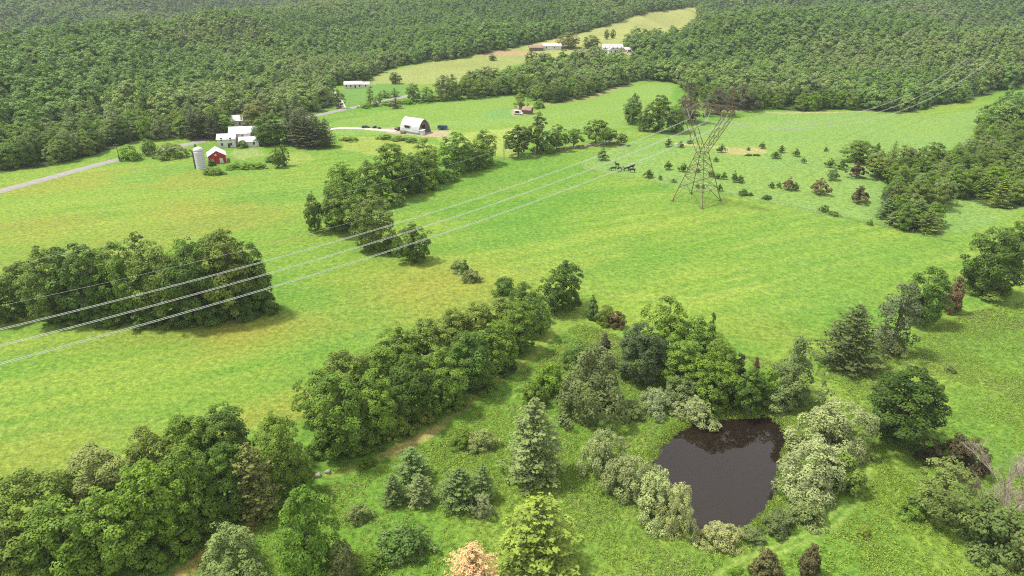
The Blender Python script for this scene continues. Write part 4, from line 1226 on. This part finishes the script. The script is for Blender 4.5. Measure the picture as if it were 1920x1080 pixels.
for x, yb, h, w, c, lab in ((1479, 356, 26, 27, BROWN, "brownish spreading cedar in the open pasture with a smaller one at its right"), (1537, 364, 32, 36, BROWN, "brown spreading cedar with bare trunk alone in the pasture"),
                            (1610, 379, 34, 40, (0.10, 0.085, 0.035), "brown spreading cedar nearest the brambles before the right wood"), (1560, 337, 27, 28, BLUE, "bluish layered cedar left of the reddish tree"),
                            (1556, 314, 19, 20, DARK, "dark cedar behind the bluish layered one"), (1578, 317, 19, 22, DARK, "dark cedar left behind the reddish tree"),
                            (1604, 333, 32, 36, (0.085, 0.055, 0.035), "reddish brown tree with bare trunk before the right wood")):
    plant_px('umb', x, yb, yb - h, w, c, lab)
plant_px('oak', 1608, 308, 264, 62, MID, "round green tree behind the reddish tree at the right wood's tip")
plant_px('high', 1648, 333, 288, 58, OLIVE, "wide olive tree with bare trunk right of the reddish tree")
plant_px('oak', 1742, 318, 266, 46, (0.075, 0.155, 0.02), "bright dark leaved tree rising behind the right wood's near edge")
plant_px('loose', 1700, 318, 275, 36, (0.11, 0.095, 0.07), "grey brown half bare tree in the right wood behind the olive one")
plant_px('cedar', 1645, 282, 266, 12, DARK, "narrow dark cedar on the far grass behind the right wood")
for x, yb, h, w in ((1393, 368, 14, 19), (1407, 368, 8, 9), (1437, 375, 10, 18), (1403, 293, 5, 13), (1418, 293, 5, 13), (1544, 399, 15, 18), (1562, 405, 9, 26), (1630, 423, 13, 11)):
    plant_px('shrub', x, yb, yb - h, w, DARK if x < 1500 else MID, "dark low bush along the fence line right of the pylon" if x < 1500 and yb > 300 else ("low bush at the tan dirt strip" if yb < 300 else "green bush on the dark hedge line before the brambles"),
             "bushes along the pasture fence line" if x < 1500 and yb > 300 else ("bushes at the tan dirt strip" if yb < 300 else "bushes on the hedge line"), simple_=True)
for x, yb, yt, w, c in ((1660, 412, 370, 46, BLUE), (1690, 430, 385, 50, GREYGREEN), (1735, 438, 392, 48, OLIVE), (1715, 425, 372, 50, BLUE), (1672, 388, 345, 44, (0.05, 0.075, 0.045)), (1680, 425, 395, 40, GREYGREEN)):
    plant_px('pine', x, yb, yt, w, c, "bluish young pine at the near edge of the right wood", "young pines at the near edge of the right wood")

# ------------------------------------------------------------------ meadow weeds, uncountable
weed_col = bpy.data.collections.new("weed_prototypes")
for i in range(4):
    rgw = np.random.default_rng(40 + i)
    n = 38
    a = rgw.uniform(0, 6.28, n); rr = rgw.uniform(0, 0.45, n) ** 0.8
    P = np.stack([rr * np.cos(a), rr * np.sin(a), rgw.uniform(0.08, 0.5, n) * (1 - rr * 0.8)], 1)
    Nn = np.stack([np.cos(a), np.sin(a), np.full(n, 1.7)], 1) + rgw.normal(size=(n, 3)) * 0.4
    V, F = leaves(P, Nn, 0.21, rgw, 0.55)
    o = bpy.data.objects.new("weed_%d" % i, np_mesh("weed_%d" % i, V, F, M_WEED, np.repeat(rgw.uniform(0, 1, n), 4)))
    weed_col.objects.link(o)
MEADOW_PX = [(1010, 650), (1090, 605), (1180, 640), (1380, 660), (1520, 695), (1600, 680), (1700, 645), (1800, 590), (2050, 540), (2400, 700), (2400, 1400), (-200, 1400), (330, 1075), (640, 895), (900, 760)]
def weeds():
    rg = np.random.default_rng(77)
    x, y = jitter_grid(-90, 160, 40, 215, 0.52, rg, 0.5)
    z = T(x, y)
    px, py = project(x, y, z)
    m = inside_poly(px, py, MEADOW_PX) & ~inside_poly(x, y, POND_W) & (py < 1250) & (px > -300) & (px < 2250)
    dens = fbm(x, y, 11, 61, 3)
    tr = np.array([at(a, b)[:2] for a, b in [(1040, 625), (985, 680), (930, 715), (880, 755), (800, 815), (700, 865), (620, 890)]])
    t2 = np.array([at(a, b)[:2] for a, b in [(1355, 1080), (1415, 1047), (1490, 1018), (1550, 988), (1600, 938), (1620, 880), (1610, 830), (1562, 768), (1530, 725)]])
    m &= (poly_dist(x, y, tr, False) > 2.2) & (poly_dist(x, y, t2, False) > 1.5)
    m &= rg.uniform(0, 1, len(x)) < np.clip((dens - 0.26) * 3.2, 0.22, 0.95)
    x, y, z = x[m], y[m], z[m]
    s = rg.uniform(0.45, 1.15, len(x)) ** 1.3 * (0.6 + 0.8 * fbm(x, y, 16, 88, 2))
    o = gn_scatter("meadow_weeds", np.stack([x, y, z - 0.03], 1), np.stack([s, s, s * rg.uniform(0.7, 1.3, len(x))], 1), rg.uniform(0, 6.28, len(x)), rg.integers(0, 4, len(x)), weed_col, 12.0)
    tag(o, "rank green weeds and tall grass growing in the rough meadow round the pond", "weeds", kind="stuff")
    print("weeds", len(x))
weeds()
def reeds():
    rg = np.random.default_rng(78)
    x, y = jitter_grid(0, 75, 65, 135, 0.34, rg, 0.5)
    d = poly_dist(x, y, POND_W); ins = inside_poly(x, y, POND_W); sdv = np.where(ins, -d, d)
    m = (sdv > -0.45) & (sdv < 1.5) & (rg.uniform(0, 1, len(x)) < np.clip((fbm(x, y, 5, 15, 2) - 0.3) * 3, 0.12, 0.9))
    x, y = x[m], y[m]; z = np.maximum(T(x, y), WATER_Z - 0.2)
    s = rg.uniform(0.5, 0.95, len(x))
    o = gn_scatter("pond_reeds", np.stack([x, y, z - 0.03], 1), np.stack([s, s, s * rg.uniform(1.2, 2.4, len(x))], 1), rg.uniform(0, 6.28, len(x)), rg.integers(0, 4, len(x)), weed_col, 5.0)
    tag(o, "reeds and rank grass fringing the muddy edge of the pond", "reeds", kind="stuff")
reeds()

# ------------------------------------------------------------------ buildings
M_WHITE = simple("white_boards", (0.58, 0.57, 0.55), 0.7, var=0.12, scale=0.6)
M_WROOF = simple("pale_metal_roof", (0.50, 0.50, 0.51), 0.5, var=0.16, scale=0.5)
M_GROOF = simple("grey_shingle", (0.42, 0.40, 0.40), 0.9, var=0.15, scale=1.0)
M_RED = simple("red_boards", (0.36, 0.025, 0.02), 0.8, var=0.2, scale=1.2)
M_PANE = simple("window_glass", (0.03, 0.035, 0.04), 0.15, var=0.1, spec=0.5)
M_DARK = simple("dark_interior", (0.02, 0.018, 0.016), 0.95)
M_CONC = simple("pale_silo_staves", (0.50, 0.51, 0.53), 0.8, var=0.08, scale=1.5)
M_GREENP = simple("green_sheeting", (0.16, 0.30, 0.22), 0.7, var=0.1)
M_WEATH = simple("weathered_boards", (0.13, 0.10, 0.085), 0.9, var=0.3, scale=1.5)
M_PINKROOF = simple("rusted_roof", (0.27, 0.17, 0.135), 0.85, var=0.25, scale=0.8)
M_BROWNROOF = simple("brown_shingle", (0.42, 0.37, 0.35), 0.9, var=0.15)
M_BLUEP = simple("blue_paint", (0.03, 0.06, 0.16), 0.4, var=0.1)
M_BLACK = simple("black_rubber", (0.02, 0.02, 0.02), 0.8)
M_CAR = simple("dark_car_paint", (0.05, 0.05, 0.06), 0.3, var=0.05, spec=0.5)
M_CARW = simple("white_car_paint", (0.70, 0.70, 0.70), 0.3, var=0.05, spec=0.5)
M_BRICK = simple("chimney_brick", (0.20, 0.11, 0.09), 0.9, var=0.2, scale=3)

def gable_mass(t, x, y, L, Wd, h, rh, wall, roof, axis='x', wins=0, over=0.35, chim=None, door=False, side_wins=True):
    """one gabled mass of a house: closed wall prism, a roof of two thick slopes, windows with frames, a door"""
    ax = axis == 'x'
    hl, hw = L / 2, Wd / 2
    def P(a, b, z): return (x + a, y + b, z) if ax else (x - b, y + a, z)
    b = MB()
    b.add([P(-hl, -hw, -0.6), P(hl, -hw, -0.6), P(hl, hw, -0.6), P(-hl, hw, -0.6), P(-hl, -hw, h), P(hl, -hw, h), P(hl, hw, h), P(-hl, hw, h), P(-hl, 0, h + rh), P(hl, 0, h + rh)],
          [(3, 2, 1, 0), (0, 1, 5, 4), (2, 3, 7, 6), (1, 2, 6, 9, 5), (3, 0, 4, 8, 7), (4, 5, 9, 8), (6, 7, 8, 9)])
    b.build("wall", wall, t)
    b = MB()
    k = rh / hw; o = over; th = 0.16
    for s in (-1, 1):
        e = hw + o
        z0, z1 = h + rh - k * e + 0.02, h + rh + 0.02
        b.add([P(-hl - o, s * e, z0), P(hl + o, s * e, z0), P(hl + o, s * 0.003, z1), P(-hl - o, s * 0.003, z1),
               P(-hl - o, s * e, z0 + th), P(hl + o, s * e, z0 + th), P(hl + o, s * 0.003, z1 + th), P(-hl - o, s * 0.003, z1 + th)],
              [(3, 2, 1, 0), (4, 5, 6, 7), (0, 1, 5, 4), (1, 2, 6, 5), (2, 3, 7, 6), (3, 0, 4, 7)])
    r = b.build("roof", roof, t)
    if chim:
        b = MB(); c = P(chim, hw * 0.25, 0); b.box(c[0] - .4, c[0] + .4, c[1] - .4, c[1] + .4, h + rh * 0.6, h + rh + 1.2); b.build("chimney", M_BRICK, r)
    def win(a, bb, z, w=0.95, hh=1.4):
        f, g = MB(), MB()
        n = 0.05
        if bb is not None:      # on a long side
            s = -1 if bb < 0 else 1
            q = [P(a - w / 2 - .1, bb, z), P(a + w / 2 + .1, bb + s * n, z + hh + .2)]
            p = [P(a - w / 2, bb + s * n, z + .1), P(a + w / 2, bb + s * (n + .03), z + hh + .1)]
        else:                   # on the gable end at a
            s = -1 if a < 0 else 1
            q = [P(a, -w / 2 - .1, z), P(a + s * n, w / 2 + .1, z + hh + .2)]
            p = [P(a + s * n, -w / 2, z + .1), P(a + s * (n + .03), w / 2, z + hh + .1)]
        for mbx, (u, v) in ((f, q), (g, p)):
            mbx.box(min(u[0], v[0]), max(u[0], v[0]), min(u[1], v[1]), max(u[1], v[1]), min(u[2], v[2]), max(u[2], v[2]))
        fo = f.build("window", M_WHITE, t); g.build("pane", M_PANE, fo)
    if wins:
        for i in range(wins):
            a = -hl + L * (i + 0.5) / wins
            for zz in ([0.9] if h < 4 else [0.9, 3.4]):
                win(a, -hw, zz)
        if side_wins:
            win(hl, None, 0.9 if h < 4 else 3.2); win(-hl, None, 0.9 if h < 4 else 3.2)
    if door:
        b = MB(); p = [P(hl * 0.25 - .5, -hw - .06, 0), P(hl * 0.25 + .5, -hw, 2.1)]
        b.box(min(p[0][0], p[1][0]), max(p[0][0], p[1][0]), min(p[0][1], p[1][1]), max(p[0][1], p[1][1]), 0, 2.1)
        b.build("door", M_DARK, t)

def house(px, py, rz, label, masses, name="house", cat="house"):
    t = empty(name, at(px, py), R(rz), label, cat)
    for m in masses: gable_mass(t, **m)
    return t

house(447, 272, 10, "white farmhouse of joined gabled blocks beside the big round green tree",
      [dict(x=2.5, y=5.0, L=13, Wd=8, h=5.6, rh=2.6, wall=M_WHITE, roof=M_WROOF, wins=3, chim=3.5),
       dict(x=-4.5, y=-1.6, L=8.6, Wd=6.5, h=4.2, rh=2.0, wall=M_WHITE, roof=M_WROOF, wins=2, axis='x', door=True),
       dict(x=6.2, y=-2.0, L=9.5, Wd=6.0, h=2.6, rh=1.8, wall=M_WHITE, roof=M_WROOF, wins=2)], "farmhouse", "farmhouse")
house(438, 236, 18, "white house half hidden among the trees behind the white farmhouse", [dict(x=0, y=0, L=11, Wd=7, h=3.4, rh=2.4, wall=M_WHITE, roof=M_WROOF, wins=3)])
house(668, 164, 8, "white single storey ranch house on the lawn at the wood's edge", [dict(x=-2, y=0, L=13, Wd=7.5, h=2.8, rh=1.8, wall=M_WHITE, roof=M_GROOF, wins=4, door=True), dict(x=7.2, y=-0.8, L=6, Wd=6.2, h=2.6, rh=1.5, wall=M_WHITE, roof=M_BROWNROOF, wins=1)], "ranch_house")
house(1147, 98, 6, "big white house on the hill top before the dark wood", [dict(x=0, y=0, L=19, Wd=10, h=4.4, rh=3.0, wall=M_WHITE, roof=M_GROOF, wins=5, door=True), dict(x=-3, y=-6.5, L=8, Wd=5, h=3.0, rh=1.9, wall=M_WHITE, roof=M_WROOF, wins=2, axis='y'), dict(x=13, y=-1, L=8, Wd=7, h=2.8, rh=1.6, wall=M_WHITE, roof=M_WROOF, wins=1)])
house(1031, 92, 5, "white metal roofed shed on the hill beside the pinkish barn", [dict(x=0, y=0, L=15, Wd=8, h=3.2, rh=1.9, wall=M_WHITE, roof=M_WROOF, wins=2)], "shed", "shed")
house(1005, 94, 5, "low barn with pinkish roof on the hill left of the white shed", [dict(x=0, y=0, L=13, Wd=7, h=2.6, rh=1.7, wall=M_WEATH, roof=M_PINKROOF)], "barn", "barn")
house(1046, 92, 0, "small white outbuilding right of the white metal roofed hill shed", [dict(x=0, y=0, L=6, Wd=6, h=3, rh=1.8, wall=M_WHITE, roof=M_WROOF)], "shed", "shed")
house(989, 213, -20, "little ruined shed with a rusty red roof below the thin olive tree", [dict(x=0, y=0, L=5.5, Wd=4.5, h=2.6, rh=1.5, wall=M_WEATH, roof=M_PINKROOF)], "shed", "shed")

# red barn: gable to the front, white roof, white doors
def red_barn():
    t = empty("red_barn", at(409, 306), R(24), "small red barn with white roof and white doors beside the silo", "barn")
    gable_mass(t, 0, 4.2, 9, 7.6, 3.4, 2.3, M_RED, M_WROOF, axis='y')
    for x in (-2.4, 1.6):
        b = MB(); b.box(x - .75, x + .75, -0.36, -0.30, 0, 2.2); b.build("door", M_WHITE, t)
    for x in (-0.5,):
        b = MB(); b.box(x - .4, x + .4, -0.36, -0.30, 3.5, 4.4); b.build("loft_door", M_WHITE, t)
    b = MB()
    for sx_ in (-1, 1): b.box(sx_ * 3.8 - .1, sx_ * 3.8 + .1, -0.38, -0.30, -0.3, 3.4)
    b.build("corner_board", M_WHITE, t)
red_barn()
def silo():
    p = at(378, 316)
    t = empty("silo", p, 0, "white silo with a domed top beside the small red barn", "silo")
    r = 0.5 * 17.5 * depth_at(p) / FPX; H = height_for(p, 282)
    b = MB(); prof = [(r, -0.5)]
    z = 0.0
    while z < H - 0.1:
        prof += [(r, z), (r + .04, z + .02), (r + .04, z + .10), (r, z + .12)]; z += 0.9
    prof.append((r, H)); b.lathe(prof, 28); b.build("body", M_CONC, t, True)
    b = MB(); b.lathe([(r + .12, H), (r + .12, H + .12)] + [((r + .08) * math.cos(a), H + .12 + r * 0.72 * math.sin(a)) for a in np.linspace(0.05, 1.5, 9)], 28); b.build("dome", M_WROOF, t, True)
    b = MB(); b.box(-r - .75, -r - .03, -.5, .5, 0, H * 0.96); b.build("chute", M_WEATH, t)
silo()
def arched_barn():
    p = at(779, 247)
    t = empty("arched_barn", p, R(-34), "old barn with a pale arched roof and open dark gable in the dirt yard", "barn")
    L, hw, H = 13.5, 5.0, 7.6
    hp = [(-5.0, 1.0), (-4.7, 2.5), (-4.2, 3.9), (-3.5, 5.1), (-2.6, 6.1), (-1.6, 6.9), (-0.7, 7.4), (0.0, 7.6)]
    arc = hp + [(-y, z) for y, z in reversed(hp[:-1])]
    inn = [(y * 0.965, 0.9 + (z - 0.9) * 0.965) for y, z in arc]
    b = MB()
    n = len(arc)
    x0, x1 = -L / 2, L / 2
    vs = [(x, y, z) for x in (x0, x1) for ring in (arc, inn) for y, z in ring]
    fs = []
    for i in range(n - 1):
        fs += [(i, i + 1, 2 * n + i + 1, 2 * n + i), (n + i + 1, n + i, 3 * n + i, 3 * n + i + 1), (i + 1, i, n + i, n + i + 1), (2 * n + i, 2 * n + i + 1, 3 * n + i + 1, 3 * n + i)]
    b.add(vs, [tuple(reversed(f)) for f in fs]); b.build("roof", M_WROOF, t, False)
    for xe, nm in ((x0 + 0.6, "end_wall"), (x1 - 1.0, "gable_wall")):
        b = MB(); prof = [(y * 0.96, 0.9 + (z - 0.9) * 0.96) for y, z in arc]
        prof = [(prof[0][0], -0.5)] + prof + [(prof[-1][0], -0.5)]
        if nm == "gable_wall":      # broad opening in the middle
            half = [q for q in prof if q[0] <= 1e-6]
            topz = max(q[1] for q in prof)
            left = [q for q in prof if q[0] < -1.61]
            zl = left[-1][1]
            b.extrude(left + [(-1.6, zl), (-1.6, -0.5)], xe, xe + .2)
            b.extrude([(-q[0], q[1]) for q in reversed(left + [(-1.6, zl), (-1.6, -0.5)])], xe, xe + .2)
            mid = [(-1.6, 4.4)] + [q for q in prof if abs(q[0]) <= 1.61] + [(1.6, 4.4)]
            b.extrude(mid, xe, xe + .2)
        else:
            b.extrude(prof, xe, xe + .2)
        b.build(nm, M_WEATH, t)
    for s in (-1, 1):
        b = MB(); b.box(x0, x1, s * hw - .12, s * hw + .12, -0.5, 0.98); b.build("side_wall", M_GREENP, t)
    # long dormer opening low on the camera side
    b = MB(); b.box(-3.6, 0.4, -4.75, -2.6, 2.7, 4.2); d = b.build("dormer", M_WROOF, t)
    b = MB(); b.box(-3.4, 0.2, -4.83, -4.75, 2.85, 4.05); b.build("window", M_DARK, d)
    b = MB(); b.box(x1 - 0.75, x1 + 2.2, -4.6, -2.2, -0.3, 2.2); b.add([(x1 - .76, -4.8, 2.3), (x1 + 2.4, -4.8, 2.3), (x1 + 2.4, -2.0, 2.8), (x1 - .76, -2.0, 2.8), (x1 - .76, -4.8, 2.2), (x1 + 2.4, -4.8, 2.2), (x1 + 2.4, -2.0, 2.7), (x1 - .76, -2.0, 2.7)],
                                                                      [(0, 1, 2, 3), (7, 6, 5, 4), (0, 4, 5, 1), (1, 5, 6, 2), (2, 6, 7, 3), (3, 7, 4, 0)])
    b.build("lean_to", M_WHITE, t)
arched_barn()

def vehicle(px, py, rz, mat, label, L=4.6, h=1.5, cat="car", van=False):
    t = empty("parked_car" if cat == "car" else cat.replace(" ", "_"), at(px, py), R(rz), label, cat)
    w = 0.9
    b = MB()
    if van:
        prof = [(-L / 2, .45), (L / 2 - .1, .45), (L / 2, 1.1), (L / 2 - .9, 1.35), (L / 2 - 1.5, h), (-L / 2 + .1, h)]
    else:
        prof = [(-L / 2, .4), (L / 2, .4), (L / 2, .8), (L / 2 - 1.2, .95), (L / 2 - 1.9, h), (-L / 2 + .9, h), (-L / 2 + .1, 1.0)]
    n = len(prof)
    vs = [(x, -w, z) for x, z in prof] + [(x, w, z) for x, z in prof]
    b.add(vs, [(i, (i + 1) % n, n + (i + 1) % n, n + i) for i in range(n)] + [tuple(reversed(range(n))), tuple(range(n, 2 * n))])
    b.build("body", mat, t)
    for s in (-1, 1):
        b = MB(); x0, x1 = (-L / 2 + .9, L / 2 - 1.6)
        b.add([(x0 + .2, s * (w + .012), 1.0), (x1 - .1, s * (w + .012), 1.0), (x1 - .5, s * (w + .012), h - .12), (x0 + .3, s * (w + .012), h - .12)], [(0, 1, 2, 3) if s < 0 else (3, 2, 1, 0)])
        b.build("side_window", M_PANE, t)
        for x in (-L / 2 + .9, L / 2 - .9):
            b = MB(); b.tube((x, s * (w - .15), .34), (x, s * (w + .06), .34), .34, .34, 14); b.build("wheel", M_BLACK, t)
    return t
vehicle(686, 240, 10, M_CAR, "dark car parked on the drive left of the arched barn")
vehicle(622, 172, 30, M_CAR, "dark car parked on the drive left of the ranch house", L=5.0, h=1.9, van=True)
vehicle(612, 169, 25, M_CARW, "white van parked behind the dark car left of the ranch house", L=5.4, h=2.2, van=True, cat="van")
vehicle(972, 215, -25, M_CARW, "white caravan standing beside the little ruined shed", L=5.8, h=2.5, van=True, cat="caravan")
vehicle(1181, 99, 0, M_CARW, "white truck parked right of the hill top house", L=6.2, h=2.6, van=True, cat="truck")

def trailer(px, py, rz):
    t = empty("stock_trailer", at(px, py), R(rz), "blue farm trailer behind the open gable of the arched barn", "trailer")
    b = MB(); b.box(-2.6, 2.6, -1.1, 1.1, .6, .8); b.box(-2.6, -2.5, -1.1, 1.1, .8, 2.1); b.box(2.5, 2.6, -1.1, 1.1, .8, 2.1)
    b.box(-2.5, 2.5, -1.1, -1.0, .8, 2.1); b.box(-2.5, 2.5, 1.0, 1.1, .8, 2.1); b.build("body", M_BLUEP, t)
    b = MB(); b.tube((2.6, 0, .65), (4.0, 0, .55), .07); b.build("drawbar", M_STEEL, t)
    for s in (-1, 1):
        for x in (-.5, .5):
            b = MB(); b.tube((x, s * 1.12, .4), (x, s * 1.36, .4), .4, .4, 14); b.build("wheel", M_BLACK, t)
trailer(830, 243, -8)

def clutter(px, py, r, mat, label, cat, name, seed):
    """a rounded heap, bale or stone"""
    rg = np.random.default_rng(seed)
    nu, nv = 14, 9
    V = []
    for j in range(nv + 1):
        ph = math.pi * j / nv
        for i in range(nu):
            a = 2 * math.pi * i / nu
            d = np.array([math.sin(ph) * math.cos(a), math.sin(ph) * math.sin(a), math.cos(ph)])
            k = 1 + 0.22 * math.sin(3 * d[0] + seed) + 0.18 * math.sin(4 * d[1] + 2 * seed) + 0.1 * rg.normal() * math.sin(ph)
            V.append(d * r * k * np.array([1.2, 0.9, 0.75]))
    V = np.array(V); V[:, 2] += r * 0.35
    F = [(j * nu + i, (j + 1) * nu + i, (j + 1) * nu + (i + 1) % nu, j * nu + (i + 1) % nu) for j in range(nv) for i in range(nu)]
    o = link(bpy.data.objects.new(name, np_mesh(name, V, np.array(F), mat))); o.location = at(px, py); o.rotation_euler = (0, 0, seed)
    return tag(o, label, cat)
M_STONE = simple("pale_stone", (0.30, 0.265, 0.24), 0.9, var=0.2, scale=2, bump=0.3)
M_HAY = simple("dark_bale_wrap", (0.03, 0.03, 0.03), 0.5, var=0.2)
M_MUCK = simple("brown_heap", (0.22, 0.14, 0.09), 0.95, var=0.3, scale=1)
for i, (x, y, r, m, lab, cat, nm) in enumerate((
        (569, 914, 0.7, M_STONE, "pale pinkish boulder at the right end of the bottom left copse", "boulder", "boulder"),
        (596, 893, 0.55, M_STONE, "pale boulder in the grass, left one of two by the track's end", "boulder", "boulder"),
        (614, 886, 0.5, M_STONE, "pale boulder in the grass, right one of two by the track's end", "boulder", "boulder"),
        (702, 240, 1.0, M_HAY, "black wrapped bale beside the drive, left of two", "bale", "wrapped_bale"),
        (711, 241, 1.0, M_HAY, "black wrapped bale beside the drive, right of two", "bale", "wrapped_bale"),
        (745, 244, 1.5, M_HAY, "dark heap in the middle of the barn yard", "heap", "dark_heap"),
        (766, 248, 1.6, M_MUCK, "brown heap of muck before the arched barn", "heap", "muck_heap"),
        (756, 250, 1.3, M_MUCK, "smaller brown heap left of the larger one before the arched barn", "heap", "muck_heap"),
        (1112, 175, 0.9, M_STONE, "white stone lying at the foot of the middle wood", "boulder", "boulder"),
        (1006, 199, 0.9, M_STONE, "white stone at the corner of the mown field near the ruined shed", "boulder", "boulder"))):
    clutter(x, y, r, m, lab, cat, nm, i + 1)

# rubble wall at the foot of the small hedgerow trees
def rubble_wall():
    rg = np.random.default_rng(3)
    line = np.array([at(a, b)[:2] for a, b in ((1000, 288), (1040, 281), (1080, 277), (1120, 272), (1160, 268))])
    seg = np.hypot(*np.diff(line, axis=0).T); s = np.concatenate([[0], np.cumsum(seg)])
    Vs, Fs, nb = [], [], 0
    for q in np.arange(0, s[-1], 0.42):
        if fbm(np.array([q]), np.array([0.]), 6, 4, 2)[0] < 0.36: continue
        for lv in range(2):
            X, Y = np.interp(q, s, line[:, 0]) + rg.normal() * .35, np.interp(q, s, line[:, 1]) + rg.normal() * .35
            Z = float(T(np.array([X]), np.array([Y]))[0]) + 0.15 + lv * 0.4
            d = rg.normal(size=(8, 3)) * .04
            c = np.array([(a, b_, e) for e in (-1, 1) for b_ in (-1, 1) for a in (-1, 1)]) * rg.uniform(.18, .42, 3) + d
            a_ = rg.uniform(0, 3); rot = np.array([[math.cos(a_), -math.sin(a_), 0], [math.sin(a_), math.cos(a_), 0], [0, 0, 1]])
            Vs.append(c @ rot.T + [X, Y, Z]); Fs += [[nb + i for i in f] for f in ((0, 2, 3, 1), (4, 5, 7, 6), (0, 1, 5, 4), (1, 3, 7, 5), (3, 2, 6, 7), (2, 0, 4, 6))]; nb += 8
    o = link(bpy.data.objects.new("rubble_wall", np_mesh("rubble_wall", np.concatenate(Vs), np.array(Fs), simple("rubble", (0.34, 0.25, 0.2), 0.95, var=0.3, scale=1))))
    tag(o, "broken reddish rubble wall at the foot of the small hedgerow trees", "wall")
rubble_wall()

# wooden poles and a fence
def pole(px, py, yt, label, arm=True):
    p = at(px, py); H = height_for(p, yt)
    t = empty("utility_pole", p, R(35), label, "utility pole")
    b = MB(); b.tube((0, 0, -1), (0, 0, H), .19, .13, 8); b.build("post", M_BARK, t)
    if arm:
        b = MB(); b.box(-1.2, 1.2, -.2, -.08, H - .9, H - .75); b.build("crossarm", M_BARK, t)
        for x in (-1.05, 0.4, 1.05):
            b = MB(); b.lathe([(.03, H - .75), (.08, H - .7), (.08, H - .58), (.03, H - .52)], 8, (x, -.14)); b.build("insulator", M_GLASS, t)
pole(225, 303, 268, "wooden utility pole beside the road at the bright round bush")
pole(945, 296, 254, "thin wooden utility pole at the gap in the diagonal hedgerow")
pole(549, 240, 198, "wooden utility pole rising behind the dark spruce clump")

def fence(line, label, step, h=1.3):
    P = np.array([at(a, b)[:2] for a, b in line]); seg = np.hypot(*np.diff(P, axis=0).T); s = np.concatenate([[0], np.cumsum(seg)])
    t = empty("wire_fence", at(*line[0]), 0, label, "fence")
    o = Vector(t.location); pts = []
    for q in np.arange(0, s[-1], step):
        X, Y = np.interp(q, s, P[:, 0]), np.interp(q, s, P[:, 1]); Z = float(T(np.array([X]), np.array([Y]))[0])
        v = Vector((X, Y, Z)) - o; pts.append(v)
        b = MB(); b.tube(v - Vector((0, 0, .4)), v + Vector((0, 0, h)), .08, .07, 6); b.build("post", M_PALEBARK, t)
    b = MB()
    for z in (.4, .8, 1.15):
        b.path([v + Vector((0, 0.09, z)) for v in pts], .012, 3)
    b.build("fence_wire", M_STEEL, t)
fence([(1090, 316), (1140, 327), (1200, 338), (1300, 353), (1400, 373), (1530, 399)], "post and wire fence between the mown field and the pale pasture", 4.0)
fence([(1530, 399), (1600, 413), (1700, 433), (1790, 456)], "post and wire fence along the dark hedge line before the brambles", 4.0)

# ------------------------------------------------------------------ cattle
def cow_mesh(name, head_down):
    """one skin grown over a skeleton"""
    J = [((-0.85, 0, 1.12), .30), ((-0.3, 0, 1.08), .40), ((0.35, 0, 1.08), .40), ((0.75, 0, 1.15), .30)]
    E = [(0, 1), (1, 2), (2, 3)]
    def add(p, r, to):
        J.append((p, r)); E.append((to, len(J) - 1)); return len(J) - 1
    if head_down:
        n = add((1.1, 0, .95), .20, 3); hd = add((1.35, 0, .55), .15, n); mz = add((1.45, 0, .25), .10, hd)
    else:
        n = add((1.1, 0, 1.35), .20, 3); hd = add((1.35, 0, 1.5), .16, n); mz = add((1.66, 0, 1.36), .11, hd)
    for s in (-1, 1):
        add((J[hd][0][0] - .08, s * .26, J[hd][0][2] + .12), .05, hd)
        k = add((-0.8, s * .22, .85), .17, 0); k2 = add((-0.86, s * .22, .5), .09, k); add((-0.78, s * .22, .06), .07, k2)
        k = add((0.62, s * .22, .75), .14, 3); k2 = add((0.62, s * .22, .42), .08, k); add((0.64, s * .22, .06), .07, k2)
    tl = add((-1.14, 0, 1.1), .05, 0); add((-1.2, 0, .55), .05, tl)
    me = bpy.data.meshes.new(name + "_skeleton"); me.from_pydata([p for p, r in J], E, []); me.update()
    o = bpy.data.objects.new(name + "_skeleton", me); COL.objects.link(o)
    sk = o.modifiers.new("skin", 'SKIN')
    for v, (p, r) in zip(me.skin_vertices[0].data, J): v.radius = (r, r)
    me.skin_vertices[0].data[1].use_root = True
    sub = o.modifiers.new("sub", 'SUBSURF'); sub.levels = sub.render_levels = 1
    dg = bpy.context.evaluated_depsgraph_get()
    out = bpy.data.meshes.new_from_object(o.evaluated_get(dg)); out.name = name
    bpy.data.objects.remove(o); 
    for p in out.polygons: p.use_smooth = True
    out.materials.clear(); out.materials.append(simple("black_hide", (0.018, 0.015, 0.014), 0.6, var=0.3, scale=2))
    return out
C_UP, C_DN = cow_mesh("cow_up", False), cow_mesh("cow_down", True)
for x, y, rz, me, lab in ((1150, 320, 175, C_DN, "black cow grazing at the left end of the small herd"), (1157, 313, 120, C_UP, "black cow standing apart behind the herd, turned away"),
                          (1162, 321, 20, C_DN, "black cow grazing, second from left in the front of the herd"), (1174, 320, 200, C_UP, "black cow in the middle of the herd with its head up"),
                          (1185, 323, 160, C_DN, "black cow grazing nearest, at the right end of the herd"), (1184, 317, 30, C_UP, "black cow standing behind the rightmost grazing one")):
    o = link(bpy.data.objects.new("cow", me)); o.location = at(x, y); o.rotation_euler = (0, 0, R(rz)); o.scale = (1.25,) * 3
    tag(o, lab, "cow", "black cattle grazing in the pasture")

# ------------------------------------------------------------------ air
def haze():
    b = MB(); b.box(-4350, 4350, -300, 4350, -45, 330)
    m, nt, N, L, out = new_mat("haze")
    v = N.new("ShaderNodeVolumePrincipled")
    v.inputs["Color"].default_value = (0.80, 0.88, 1.0, 1); v.inputs["Density"].default_value = 0.00008; v.inputs["Anisotropy"].default_value = 0.0
    L.new(v.outputs[0], out.inputs["Volume"])
    tag(b.build("haze", m), kind="stuff")
haze()
